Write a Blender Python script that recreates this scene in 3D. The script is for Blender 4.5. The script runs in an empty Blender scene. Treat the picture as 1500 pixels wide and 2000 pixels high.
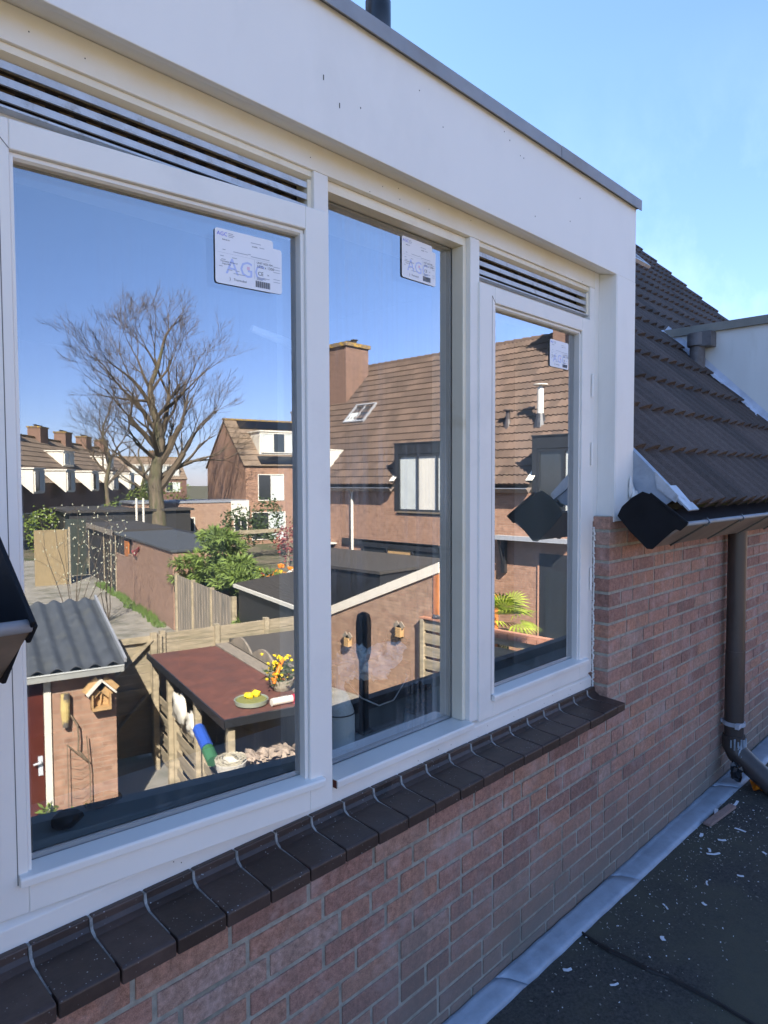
import bpy, bmesh, math, random
from mathutils import Vector, Matrix, noise
R = math.radians
scene = bpy.context.scene
COL = scene.collection
# ------------------------------------------------------------------ camera, sky, sun, exposure
cam_d = bpy.data.cameras.new('camera'); cam = bpy.data.objects.new('camera', cam_d); COL.objects.link(cam)
CAM = Vector((-0.7984, -1.2442, 1.0118))
_y, _p, _r = R(44.1324), R(2.5171), R(-0.2081)
F_ = Vector((math.cos(_y) * math.cos(_p), math.sin(_y) * math.cos(_p), -math.sin(_p)))
R_ = Vector((math.sin(_y), -math.cos(_y), 0)); U_ = R_.cross(F_)
R2 = R_ * math.cos(_r) + U_ * math.sin(_r); U2 = U_ * math.cos(_r) - R_ * math.sin(_r)
cam.matrix_world = Matrix(((R2.x, U2.x, -F_.x, CAM.x), (R2.y, U2.y, -F_.y, CAM.y), (R2.z, U2.z, -F_.z, CAM.z), (0, 0, 0, 1)))
cam_d.sensor_fit = 'HORIZONTAL'; cam_d.sensor_width = 36; cam_d.lens = 36 * 1334.03 / 1500
cam_d.clip_start = 0.02; cam_d.clip_end = 3000
scene.camera = cam
SUN = Vector((-1, 1.9, 1.75)).normalized()
EL = math.asin(SUN.z); AZ = math.atan2(SUN.x, SUN.y)
w = bpy.data.worlds.new('World'); scene.world = w; w.use_nodes = True
nt = w.node_tree; bg = nt.nodes['Background']
sky = nt.nodes.new('ShaderNodeTexSky'); sky.sky_type = 'NISHITA'; sky.sun_disc = False
sky.sun_elevation = EL; sky.sun_rotation = AZ
sky.air_density = 1.0; sky.dust_density = 0.15; sky.ozone_density = 3.0; sky.altitude = 0
def _n(t, **k):
    a = nt.nodes.new(t)
    for x, v in k.items(): setattr(a, x, v)
    return a
_tc = _n('ShaderNodeTexCoord'); _sp = _n('ShaderNodeSeparateXYZ'); nt.links.new(_tc.outputs['Generated'], _sp.inputs[0])
_rp = _n('ShaderNodeValToRGB'); nt.links.new(_sp.outputs[2], _rp.inputs[0]); _e = _rp.color_ramp.elements
_e[0].position = 0.0; _e[0].color = (.64, .68, 1.02, 1); _e[1].position = .5; _e[1].color = (.91, .945, 1.0, 1)
_q = _e.new(.16); _q.color = (.72, .75, 1.02, 1)
_mu = _n('ShaderNodeMix', data_type='RGBA', blend_type='MULTIPLY'); _mu.inputs[0].default_value = 1
nt.links.new(sky.outputs[0], _mu.inputs[6]); nt.links.new(_rp.outputs[0], _mu.inputs[7])
# thin high cloud veil towards +x
_mp = _n('ShaderNodeMapping'); _mp.inputs['Scale'].default_value = (2.2, 5.0, 3.2); _mp.inputs['Rotation'].default_value = (0, .5, .4); nt.links.new(_tc.outputs['Generated'], _mp.inputs[0])
_no = _n('ShaderNodeTexNoise'); _no.inputs['Scale'].default_value = 1.6; _no.inputs['Detail'].default_value = 9; _no.inputs['Roughness'].default_value = .62; nt.links.new(_mp.outputs[0], _no.inputs['Vector'])
_cr = _n('ShaderNodeMapRange'); nt.links.new(_no.outputs[0], _cr.inputs[0]); _cr.inputs[1].default_value = .42; _cr.inputs[2].default_value = .80; _cr.inputs[4].default_value = .8
_xr = _n('ShaderNodeMapRange'); nt.links.new(_sp.outputs[0], _xr.inputs[0]); _xr.inputs[1].default_value = .62; _xr.inputs[2].default_value = .95
_zr = _n('ShaderNodeMapRange'); nt.links.new(_sp.outputs[2], _zr.inputs[0]); _zr.inputs[1].default_value = .52; _zr.inputs[2].default_value = .10
_m1 = _n('ShaderNodeMath', operation='MULTIPLY'); nt.links.new(_cr.outputs[0], _m1.inputs[0]); nt.links.new(_xr.outputs[0], _m1.inputs[1])
_m2 = _n('ShaderNodeMath', operation='MULTIPLY'); nt.links.new(_m1.outputs[0], _m2.inputs[0]); nt.links.new(_zr.outputs[0], _m2.inputs[1])
_cl = _n('ShaderNodeMix', data_type='RGBA'); nt.links.new(_m2.outputs[0], _cl.inputs[0]); nt.links.new(_mu.outputs[2], _cl.inputs[6]); _cl.inputs[7].default_value = (3.4, 4.3, 5.4, 1)
# clear sky is deepest blue away from the sun (towards -y)
_yr = _n('ShaderNodeMapRange'); nt.links.new(_sp.outputs[1], _yr.inputs[0]); _yr.inputs[1].default_value = .35; _yr.inputs[2].default_value = -.55; _yr.inputs[3].default_value = .72; _yr.inputs[4].default_value = .64
_vm = _n('ShaderNodeVectorMath', operation='SCALE'); nt.links.new(_cl.outputs[2], _vm.inputs[0]); nt.links.new(_yr.outputs[0], _vm.inputs['Scale'])
nt.links.new(_vm.outputs[0], bg.inputs[0]); bg.inputs[1].default_value = 0.115
sl = bpy.data.lights.new('sun', 'SUN'); sl.energy = 4.8; sl.angle = R(0.5); sl.color = (1, .93, .82)
so = bpy.data.objects.new('sun', sl); COL.objects.link(so)
so.rotation_euler = (-SUN).to_track_quat('-Z', 'Y').to_euler()
vs = scene.view_settings; vs.view_transform = 'Standard'; vs.look = 'None'; vs.exposure = 2.26; vs.gamma = 1
scene.render.film_transparent = False
cy = scene.cycles; cy.max_bounces = 9; cy.diffuse_bounces = 4; cy.glossy_bounces = 4; cy.transparent_max_bounces = 12
cy.caustics_reflective = False; cy.caustics_refractive = False
cy.use_denoising = True
try: cy.denoiser = 'OPENIMAGEDENOISE'
except Exception: pass

# ------------------------------------------------------------------ materials
def nodes(name):
    m = bpy.data.materials.new(name); m.use_nodes = True
    return m, m.node_tree, m.node_tree.nodes, m.node_tree.links, m.node_tree.nodes['Principled BSDF']
def N(n, t, **k):
    a = n.new(t)
    for x, v in k.items(): setattr(a, x, v)
    return a
def mixc(n, l, fac, a, b, mode='MIX'):
    m = N(n, 'ShaderNodeMix', data_type='RGBA', blend_type=mode)
    for s, v in ((0, fac), (6, a), (7, b)):
        if hasattr(v, 'links'): l.new(v, m.inputs[s])
        else: m.inputs[s].default_value = v if s == 0 else (*v[:3], 1)
    return m.outputs[2]
def ramp(n, l, src, stops):
    r = N(n, 'ShaderNodeValToRGB'); e = r.color_ramp.elements
    while len(e) < len(stops): e.new(0.5)
    for k, (p, c) in enumerate(stops):
        e[k].position = p; e[k].color = (c, c, c, 1) if not hasattr(c, '__len__') else (*c, 1)
    l.new(src, r.inputs[0]); return r.outputs[0]
def noise_t(n, l, scale, vec=None, detail=5, rough=.6):
    t = N(n, 'ShaderNodeTexNoise'); t.inputs['Scale'].default_value = scale
    t.inputs['Detail'].default_value = detail; t.inputs['Roughness'].default_value = rough
    if vec is not None: l.new(vec, t.inputs['Vector'])
    return t.outputs[0]
def geo_pos(n): return N(n, 'ShaderNodeNewGeometry').outputs['Position']
def scaled(n, l, v, s):
    m = N(n, 'ShaderNodeMapping'); m.inputs['Scale'].default_value = s; l.new(v, m.inputs[0]); return m.outputs[0]
def bump(n, l, h, b, strength=.3, dist=.01):
    k = N(n, 'ShaderNodeBump'); k.inputs['Strength'].default_value = strength; k.inputs['Distance'].default_value = dist
    l.new(h, k.inputs['Height']); l.new(k.outputs[0], b.inputs['Normal'])
MATS = {}
def mat(name, c, rough=.6, var=.15, scale=6, c2=None, sc2=1.5, f2=(.5, .7), metal=0, bmp=0, bsc=60, spec=.5, stretch=None, coat=0, local=False):
    """principled paint: fine variation plus optional second colour in patches"""
    if name in MATS: return MATS[name]
    m, t, n, l, b = nodes(name)
    p = N(n, 'ShaderNodeTexCoord').outputs['Object'] if local else geo_pos(n)
    if stretch: p = scaled(n, l, p, stretch)
    a = noise_t(n, l, scale, p)
    f = ramp(n, l, a, [(.3, 1 - var), (.7, 1 + var)])
    col = mixc(n, l, 1.0, c, f, 'MULTIPLY')
    if c2: col = mixc(n, l, ramp(n, l, noise_t(n, l, sc2, p, 8, .65), [(f2[0], 0), (f2[1], 1)]), col, c2)
    l.new(col, b.inputs['Base Color'])
    b.inputs['Roughness'].default_value = rough; b.inputs['Metallic'].default_value = metal
    b.inputs['Specular IOR Level'].default_value = spec; b.inputs['Coat Weight'].default_value = coat
    if bmp: bump(n, l, noise_t(n, l, bsc, p, 4), b, bmp, .006)
    MATS[name] = m; return m
def brickmat(name, c1, c2, mort, w=.22, h=.0625, ms=.011, dirt=(.1, .09, .07), vert=False):
    m, t, n, l, b = nodes(name)
    g = N(n, 'ShaderNodeNewGeometry')
    cr = N(n, 'ShaderNodeVectorMath', operation='CROSS_PRODUCT'); l.new(g.outputs['True Normal'], cr.inputs[0]); cr.inputs[1].default_value = (0, 0, 1)
    dt = N(n, 'ShaderNodeVectorMath', operation='DOT_PRODUCT'); l.new(g.outputs['Position'], dt.inputs[0]); l.new(cr.outputs[0], dt.inputs[1])
    sp = N(n, 'ShaderNodeSeparateXYZ'); l.new(g.outputs['Position'], sp.inputs[0])
    cb = N(n, 'ShaderNodeCombineXYZ'); l.new(dt.outputs['Value'], cb.inputs[0]); l.new(sp.outputs[2], cb.inputs[1])
    br = N(n, 'ShaderNodeTexBrick'); l.new(cb.outputs[0], br.inputs[0])
    br.inputs['Scale'].default_value = 1; br.inputs['Brick Width'].default_value = w; br.inputs['Row Height'].default_value = h
    br.inputs['Mortar Size'].default_value = ms * .5; br.inputs['Mortar Smooth'].default_value = .1; br.inputs['Bias'].default_value = 0
    br.inputs['Color1'].default_value = (*c1, 1); br.inputs['Color2'].default_value = (*c2, 1); br.inputs['Mortar'].default_value = (*mort, 1)
    col = mixc(n, l, 1, br.outputs[0], ramp(n, l, noise_t(n, l, 9, g.outputs['Position'], 8), [(.3, .75), (.7, 1.2)]), 'MULTIPLY')
    col = mixc(n, l, ramp(n, l, noise_t(n, l, .7, g.outputs['Position'], 8), [(.52, 0), (.75, .55)]), col, dirt)
    l.new(col, b.inputs['Base Color']); b.inputs['Roughness'].default_value = .85
    inv = N(n, 'ShaderNodeMath', operation='SUBTRACT'); inv.inputs[0].default_value = 1; l.new(br.outputs[1], inv.inputs[1])
    bump(n, l, inv.outputs[0], b, .5, .006)
    MATS[name] = m; return m

WHITE = mat('white_paint', (.80, .785, .75), .38, .03, 3, c2=(.60, .60, .58), sc2=2.2, f2=(.56, .95), spec=.4, bmp=.05, bsc=25)
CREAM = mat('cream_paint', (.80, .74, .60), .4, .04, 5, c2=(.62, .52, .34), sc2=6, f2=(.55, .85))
BOUNCEW = mat('bounce_tinted_white', (.80, .77, .69), .4, .03, 4, c2=(.74, .66, .50), sc2=3, f2=(.45, .8))  # white frame head with the yellow sun bounce put into its colour
PVCW = mat('white_board', (.81, .795, .76), .5, .03, 2.5, c2=(.60, .59, .56), sc2=1.1, f2=(.52, .95), stretch=(1, 1, .5), bmp=.04, bsc=12)
ZINC = mat('aged_zinc', (.30, .315, .34), .55, .12, 8, c2=(.22, .20, .18), sc2=4, f2=(.5, .8), metal=.25, bmp=.15, bsc=30)
LEAD = mat('lead_sheet', (.34, .40, .48), .5, .14, 12, c2=(.22, .26, .32), sc2=5, f2=(.5, .75), metal=.15, bmp=.5, bsc=22)
ALU = mat('weathered_aluminium', (.50, .51, .52), .4, .15, 20, c2=(.24, .21, .17), sc2=25, f2=(.55, .75), metal=.4)
GAPDARK = mat('dark_brown', (.045, .036, .028), .9, .4, 40)  # plain dark brown for vent backs, roof decks and small parts
GRIMEB = mat('brown_grime', (.17, .13, .085), .9, .5, 60)
BLACKP = mat('black_plastic', (.012, .014, .018), .3, .3, 10, c2=(.05, .055, .06), sc2=9, f2=(.6, .8), coat=.15)
GUTTER = mat('brown_pvc', (.22, .17, .135), .55, .2, 5, c2=(.07, .06, .052), sc2=3, f2=(.45, .75), stretch=(1, 1, 1))
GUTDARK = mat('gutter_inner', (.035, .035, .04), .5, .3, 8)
PIPE = mat('downpipe_pvc', (.058, .047, .043), .36, .2, 6, c2=(.10, .095, .10), sc2=3, f2=(.5, .8), stretch=(1, 1, .4))
RED = mat('unpainted_end', (.10, .02, .012), .7, .3, 20)
SEAL = mat('joint_line', (.12, .12, .12), .8, .2, 20)
DOT = mat('fly_speck', (.02, .018, .015), .6, .1, 20)
ROOM = mat('room_plaster', (.50, .50, .48), .8, .05, 2)
INSILL = mat('window_board', (.66, .75, .84), .35, .05, 3)
BARK = mat('bark', (.15, .115, .075), .9, .45, 4, c2=(.09, .09, .04), sc2=1.2, f2=(.45, .65), stretch=(3, 3, .5), bmp=.6, bsc=9)
TWIG = mat('twig', (.105, .078, .05), .9, .3, 3)
CONC = mat('concrete_path', (.31, .285, .235), .9, .2, 3, c2=(.10, .10, .06), sc2=.9, f2=(.48, .7), bmp=.3, bsc=20)
ASPH = mat('bitumen', (.056, .053, .048), .9, .6, 110, c2=(.080, .077, .055), sc2=2.6, f2=(.40, .62), bmp=1.0, bsc=190)
ROOFBIT = mat('dark_roofing', (.050, .044, .038), .8, .25, 12, bmp=.4, bsc=90)
REDROOF = mat('red_shingle_felt', (.17, .062, .042), .9, .3, 18, c2=(.10, .045, .036), sc2=2.5, f2=(.4, .7), bmp=.5, bsc=80)
WOOD = mat('weathered_wood', (.40, .33, .22), .8, .3, 9, c2=(.22, .19, .12), sc2=3, f2=(.45, .7), stretch=(1, 1, 4))
WOODH = mat('weathered_board', (.36, .295, .20), .8, .3, 9, c2=(.19, .17, .105), sc2=3, f2=(.45, .7), stretch=(.6, .6, 9))
WOODG = mat('greyed_board', (.30, .25, .19), .8, .25, 9, c2=(.12, .115, .10), sc2=3, stretch=(4, 4, .4))
PINE = mat('new_pine', (.46, .29, .13), .6, .2, 12, stretch=(1, 1, 3))
PLANKB = mat('black_stained_board', (.03, .028, .026), .6, .25, 10)
ORANGEW = mat('orange_wood', (.50, .17, .04), .6, .2, 9)
DOORRED = mat('dark_red_door', (.085, .02, .012), .35, .2, 6)
OFFW = mat('offwhite_paint', (.72, .68, .58), .5, .05, 4)
FASC = mat('ivory_board', (.80, .73, .60), .55, .04, 4)
DGREY = mat('anthracite_board', (.022, .023, .026), .45, .15, 5)
BLIND = mat('pale_blind', (.55, .58, .55), .6, .08, 3)
CORR = mat('corrugated_sheet', (.075, .082, .09), .55, .25, 7, c2=(.12, .12, .10), sc2=4, f2=(.55, .8))
SOLAR = mat('solar_panel', (.008, .009, .014), .15, .1, 5)
DARKGL = mat('dark_window_glass', (.03, .035, .04), .06, .1, 2, spec=.8)
LEAFC = mat('conifer_green', (.17, .24, .045), .7, .4, 2.2, c2=(.08, .125, .025), sc2=5, f2=(.45, .6))
LEAFY = mat('fresh_green', (.16, .22, .03), .7, .35, 3, c2=(.07, .12, .02), sc2=5)
LEAFD = mat('dark_green', (.045, .075, .02), .7, .35, 3, c2=(.02, .04, .012), sc2=5)
GRASS = mat('grass_green', (.10, .16, .03), .8, .35, 6)
REDLEAF = mat('red_leaf', (.22, .04, .035), .7, .4, 6)
ORANGE = mat('orange_plastic', (.75, .22, .01), .45, .3, 14)
YELLOW = mat('yellow_petal', (.85, .62, .02), .5, .15, 20)
PINKR = mat('red_plastic', (.55, .02, .05), .4, .2, 10)
BLUE = mat('blue_plastic', (.03, .09, .42), .4, .2, 10)
GREENP = mat('green_plastic', (.04, .14, .06), .45, .2, 10)
WICK = mat('wicker', (.38, .34, .25), .8, .4, 60)
GLASSG = mat('mossy_gravel', (.22, .22, .06), .9, .5, 60)
LOGEND = mat('cut_log', (.33, .26, .20), .8, .4, 9)
LICHEN = mat('lichen_yellow', (.40, .24, .04), .9, .5, 9, c2=(.16, .12, .08), sc2=6, f2=(.4, .55))
CHIP = mat('paint_chip', (.72, .76, .82), .5, .05, 10)
PAPER = mat('sticker_paper', (.84, .86, .92), .6, .02, 4)
INKB = mat('blue_ink', (.10, .12, .75), .6, .05, 4)
INKL = mat('pale_blue_ink', (.50, .58, .90), .6, .05, 4)
INKK = mat('black_ink', (.03, .03, .04), .6, .05, 4)
INKG = mat('grey_ink', (.38, .42, .50), .6, .05, 4)
INKP = mat('pink_ink', (.80, .55, .70), .6, .05, 4)
TISSUE = mat('white_tissue', (.90, .93, .96), .8, .1, 8)
BOTTLE = mat('milky_plastic', (.80, .84, .86), .35, .1, 6, c2=(.60, .68, .70), sc2=9)
BAG = mat('black_bag', (.02, .022, .026), .35, .5, 30, c2=(.16, .18, .19), sc2=34, f2=(.62, .72))
PEBBLE = mat('light_gravel', (.30, .29, .28), .9, .3, 30)
HANDLE = mat('handle_metal', (.66, .70, .74), .3, .03, 4, metal=.2)
BR_OPP = brickmat('terrace_brick', (.38, .21, .135), (.30, .16, .10), (.38, .27, .19), dirt=(.21, .13, .09))
BR_GAR = brickmat('garage_brick', (.42, .27, .18), (.33, .195, .13), (.30, .215, .15), dirt=(.16, .10, .07))
BR_SHED = brickmat('shed_brick', (.38, .225, .15), (.31, .175, .115), (.36, .26, .19), dirt=(.20, .12, .09))
BR_FAR = brickmat('far_brick', (.20, .10, .075), (.15, .07, .052), (.19, .14, .11), dirt=(.10, .065, .05))
BR_CHIM = brickmat('chimney_brick', (.24, .135, .095), (.18, .10, .07), (.24, .17, .12), dirt=(.10, .07, .05))

def glassmat(name, dirt=.02, streak=26, r0=.25, vband=0, r1=.78):
    """window pane: mirror reflection by angle, clear behind, faint dirt streaks"""
    m = bpy.data.materials.new(name); m.use_nodes = True
    n = m.node_tree.nodes; l = m.node_tree.links; n.clear()
    out = N(n, 'ShaderNodeOutputMaterial')
    tr = N(n, 'ShaderNodeBsdfTransparent'); tr.inputs[0].default_value = (.90, .94, .94, 1)
    gl = N(n, 'ShaderNodeBsdfGlossy'); gl.inputs['Roughness'].default_value = 0; gl.inputs[0].default_value = (.98, .98, 1, 1)
    lw = N(n, 'ShaderNodeLayerWeight'); lw.inputs[0].default_value = .5
    mr = N(n, 'ShaderNodeMapRange'); l.new(lw.outputs['Facing'], mr.inputs[0])
    mr.inputs[1].default_value = 0; mr.inputs[2].default_value = 1; mr.inputs[3].default_value = r0; mr.inputs[4].default_value = r1
    mx = N(n, 'ShaderNodeMixShader'); l.new(mr.outputs[0], mx.inputs[0]); l.new(tr.outputs[0], mx.inputs[1]); l.new(gl.outputs[0], mx.inputs[2])
    df = N(n, 'ShaderNodeBsdfDiffuse'); df.inputs[0].default_value = (.62, .66, .70, 1)
    p = geo_pos(n)
    a = noise_t(n, l, 1, scaled(n, l, p, (streak, streak, .9)), 6, .7)
    b2 = noise_t(n, l, 1, scaled(n, l, p, (2.2, 2.2, 2.5)), 4, .6)
    mm = N(n, 'ShaderNodeMath', operation='MULTIPLY'); l.new(ramp(n, l, a, [(.45, 0), (.75, 1)]), mm.inputs[0]); l.new(ramp(n, l, b2, [(.4, .15), (.65, 1)]), mm.inputs[1])
    sp = noise_t(n, l, 260, p, 2, .4)
    ms = N(n, 'ShaderNodeMath', operation='MULTIPLY_ADD'); l.new(mm.outputs[0], ms.inputs[0]); ms.inputs[1].default_value = dirt
    s2 = N(n, 'ShaderNodeMath', operation='MULTIPLY'); l.new(ramp(n, l, sp, [(.74, 0), (.80, 1)]), s2.inputs[0]); s2.inputs[1].default_value = .12 if dirt else 0
    l.new(s2.outputs[0], ms.inputs[2])
    m2 = N(n, 'ShaderNodeMixShader'); l.new(ms.outputs[0], m2.inputs[0]); l.new(mx.outputs[0], m2.inputs[1]); l.new(df.outputs[0], m2.inputs[2])
    l.new(m2.outputs[0], out.inputs[0]); return m
CAPBLK = mat('satin_black_plastic', (.008, .009, .012), .55, .3, 12, c2=(.025, .028, .032), sc2=14, f2=(.62, .75), spec=.2)
MATTBLK = mat('matt_black', (.006, .006, .007), .9, .1, 5)
GLASS = glassmat('window_glass', .10, 34)
GLASSM = glassmat('streaked_window_glass', .32, 75, .20)
INNER = glassmat('inner_pane', 0, 34, .07, 0, .16)

def nearbrick():
    m, t, n, l, b = nodes('wall_brick')
    at = N(n, 'ShaderNodeAttribute'); at.attribute_name = 'rnd'; at.attribute_type = 'GEOMETRY'
    p = geo_pos(n); sp = N(n, 'ShaderNodeSeparateXYZ'); l.new(p, sp.inputs[0])
    col = ramp(n, l, at.outputs['Fac'], [(0, (.27, .145, .115)), (.2, (.37, .195, .150)), (.5, (.42, .228, .175)), (.8, (.45, .230, .155)), (1, (.42, .270, .215))])
    col = mixc(n, l, 1, col, ramp(n, l, noise_t(n, l, 55, p, 8, .75), [(.3, .5), (.72, 1.4)]), 'MULTIPLY')
    col = mixc(n, l, 1, col, ramp(n, l, noise_t(n, l, 420, p, 3, .8), [(.35, .72), (.66, 1.28)]), 'MULTIPLY')
    # salt bloom
    col = mixc(n, l, ramp(n, l, noise_t(n, l, 7, p, 9, .7), [(.50, 0), (.78, .65)]), col, (.60, .47, .44))
    col = mixc(n, l, ramp(n, l, noise_t(n, l, 1, scaled(n, l, p, (9, 9, 1.1)), 7, .65), [(.50, 0), (.78, .6)]), col, (.17, .13, .11))
    # algae and soot stain in the lowest courses
    zr = N(n, 'ShaderNodeMapRange'); l.new(sp.outputs[2], zr.inputs[0]); zr.inputs[1].default_value = -.20; zr.inputs[2].default_value = -.55
    ad = N(n, 'ShaderNodeMath', operation='MULTIPLY'); l.new(zr.outputs[0], ad.inputs[0]); l.new(ramp(n, l, noise_t(n, l, 3, p, 6), [(.25, .5), (.65, 1.0)]), ad.inputs[1])
    col = mixc(n, l, ad.outputs[0], col, (.20, .17, .145))
    l.new(col, b.inputs['Base Color']); b.inputs['Roughness'].default_value = .85
    bump(n, l, noise_t(n, l, 240, p, 5, .8), b, .7, .004)
    MATS['wall_brick'] = m; return m
NBRICK = nearbrick()
MORTAR = mat('mortar', (.39, .37, .315), .95, .25, 40, c2=(.13, .13, .10), sc2=3, f2=(.5, .8), bmp=.9, bsc=260)
def sillmat():
    m, t, n, l, b = nodes('sill_brick')
    p = geo_pos(n)
    at = N(n, 'ShaderNodeAttribute'); at.attribute_name = 'rnd'; at.attribute_type = 'GEOMETRY'
    col = ramp(n, l, at.outputs['Fac'], [(0, (.040, .027, .023)), (1, (.070, .046, .039))])
    col = mixc(n, l, 1, col, ramp(n, l, noise_t(n, l, 22, p, 8, .7), [(.3, .7), (.7, 1.25)]), 'MULTIPLY')
    col = mixc(n, l, ramp(n, l, noise_t(n, l, 9, p, 3, .5), [(.66, 0), (.69, .8)]), col, (.012, .010, .010))     # damp spots
    v = N(n, 'ShaderNodeTexVoronoi'); v.inputs['Scale'].default_value = 95; l.new(p, v.inputs[0])
    sp1 = ramp(n, l, v.outputs['Distance'], [(.09, 1), (.15, 0)])
    mk = N(n, 'ShaderNodeMath', operation='MULTIPLY'); l.new(sp1, mk.inputs[0]); l.new(ramp(n, l, noise_t(n, l, 14, p, 3), [(.44, 0), (.60, .9)]), mk.inputs[1])
    col = mixc(n, l, mk.outputs[0], col, (.42, .44, .46))
    l.new(col, b.inputs['Base Color'])
    b.inputs['Roughness'].default_value = .42; bump(n, l, noise_t(n, l, 30, p, 4), b, .12, .01)
    MATS['sill_brick'] = m; return m
SILLB = sillmat()
def tilemat(name, c, c2, lich, k=.55):
    m, t, n, l, b = nodes(name); p = geo_pos(n)
    at = N(n, 'ShaderNodeAttribute'); at.attribute_name = 'rnd'; at.attribute_type = 'GEOMETRY'
    col = mixc(n, l, at.outputs['Fac'], c, c2)
    col = mixc(n, l, 1, col, ramp(n, l, noise_t(n, l, 45, p, 8, .8), [(.3, .6), (.72, 1.35)]), 'MULTIPLY')
    col = mixc(n, l, ramp(n, l, noise_t(n, l, 2.6, p, 8, .75), [(.60, 0), (.75, k)]), col, lich)
    l.new(col, b.inputs['Base Color']); b.inputs['Roughness'].default_value = .85
    bump(n, l, noise_t(n, l, 260, p, 4, .8), b, .6, .004); MATS[name] = m; return m
TILED = tilemat('dark_roof_tile', (.052, .037, .030), (.094, .067, .055), (.12, .11, .085))
TILEB = tilemat('brown_roof_tile', (.070, .045, .031), (.125, .081, .057), (.30, .24, .15), .5)
TILEF = tilemat('far_roof_tile', (.21, .15, .10), (.27, .195, .135), (.24, .19, .12), .5)

# ------------------------------------------------------------------ mesh building
class MB:
    def __init__(s): s.v = []; s.f = []; s.m = []; s.r = []; s.cm = 0; s.cr = 0.5
    def face(s, pts):
        i = len(s.v); s.v += [tuple(p) for p in pts]; s.f.append(tuple(range(i, i + len(pts)))); s.m.append(s.cm); s.r.append(s.cr)
    def raw(s, vs_, fs):
        i = len(s.v); s.v += [tuple(p) for p in vs_]
        for f in fs: s.f.append(tuple(i + k for k in f)); s.m.append(s.cm); s.r.append(s.cr)
    def box(s, x0, x1, y0, y1, z0, z1):
        if x0 > x1: x0, x1 = x1, x0
        if y0 > y1: y0, y1 = y1, y0
        if z0 > z1: z0, z1 = z1, z0
        V = [(x, y, z) for z in (z0, z1) for y in (y0, y1) for x in (x0, x1)]
        s.raw(V, [(0, 2, 3, 1), (4, 5, 7, 6), (0, 1, 5, 4), (2, 6, 7, 3), (0, 4, 6, 2), (1, 3, 7, 5)])
    def bar(s, a, b, w, h, up=(0, 0, 1)):
        a = Vector(a); b = Vector(b); d = (b - a).normalized(); u = Vector(up)
        x = d.cross(u)
        if x.length < 1e-4: x = d.cross(Vector((1, 0, 0)))
        x.normalize(); y = x.cross(d)
        V = [p + x * (w / 2 * sx) + y * (h / 2 * sy) for p in (a, b) for sy in (-1, 1) for sx in (-1, 1)]
        s.raw(V, [(0, 2, 3, 1), (4, 5, 7, 6), (0, 1, 5, 4), (2, 6, 7, 3), (0, 4, 6, 2), (1, 3, 7, 5)])
    def prism(s, prof, axis, a, b):
        """polygon profile (pairs) swept along an axis; caps included"""
        def P(u, v, w_):
            return {'x': (w_, u, v), 'y': (u, w_, v), 'z': (u, v, w_)}[axis]
        n = len(prof)
        area = sum(prof[i][0] * prof[(i + 1) % n][1] - prof[(i + 1) % n][0] * prof[i][1] for i in range(n))
        fl = (area < 0) ^ (axis == 'y')
        V = [P(u, v, a) for u, v in prof] + [P(u, v, b) for u, v in prof]
        F = [tuple(range(n - 1, -1, -1)), tuple(range(n, 2 * n))] + [(i, (i + 1) % n, n + (i + 1) % n, n + i) for i in range(n)]
        if fl: F = [tuple(reversed(f)) for f in F]
        s.raw(V, F)
    def tube(s, pts, rad, k=8, cap=True):
        pts = [Vector(p) for p in pts]; n = len(pts); rings = []
        if not hasattr(rad, '__len__'): rad = [rad] * n
        ref = None
        for i, p in enumerate(pts):
            d = (pts[min(i + 1, n - 1)] - pts[max(i - 1, 0)])
            if d.length < 1e-9: d = Vector((0, 0, 1))
            d.normalize()
            if ref is None:
                ref = d.cross(Vector((0, 0, 1)))
                if ref.length < .05: ref = d.cross(Vector((1, 0, 0)))
            ref = (ref - d * ref.dot(d)).normalized(); q = d.cross(ref)
            rings.append([p + (ref * math.cos(2 * math.pi * j / k) + q * math.sin(2 * math.pi * j / k)) * rad[i] for j in range(k)])
        V = [v for r_ in rings for v in r_]; Fc = []
        for i in range(n - 1):
            for j in range(k):
                Fc.append((i * k + j, i * k + (j + 1) % k, (i + 1) * k + (j + 1) % k, (i + 1) * k + j))
        if cap: Fc.append(tuple(range(k - 1, -1, -1))); Fc.append(tuple((n - 1) * k + j for j in range(k)))
        s.raw(V, Fc)
    def lathe(s, c, prof, k=20, sx=1, sy=1):
        c = Vector(c); V = []; n = len(prof)
        for r_, z in prof:
            for j in range(k): V.append(c + Vector((r_ * sx * math.cos(2 * math.pi * j / k), r_ * sy * math.sin(2 * math.pi * j / k), z)))
        Fc = [(i * k + j, i * k + (j + 1) % k, (i + 1) * k + (j + 1) % k, (i + 1) * k + j) for i in range(n - 1) for j in range(k)]
        Fc += [tuple(range(k - 1, -1, -1)), tuple((n - 1) * k + j for j in range(k))]
        s.raw(V, Fc)
    def blob(s, c, rx, ry, rz, seed=0, amp=.25, k=14, fr=1.6):
        c = Vector(c); V = []; m_ = k // 2
        for i in range(m_ + 1):
            th = math.pi * i / m_
            for j in range(k):
                ph = 2 * math.pi * j / k; d = Vector((math.sin(th) * math.cos(ph), math.sin(th) * math.sin(ph), math.cos(th)))
                f = 1 + amp * noise.noise(d * fr + Vector((seed * 7.3, seed, 0)))*2
                V.append(c + Vector((d.x * rx, d.y * ry, d.z * rz)) * f)
        Fc = [(i * k + j, (i + 1) * k + j, (i + 1) * k + (j + 1) % k, i * k + (j + 1) % k) for i in range(m_) for j in range(k)]
        s.raw(V, Fc)
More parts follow.
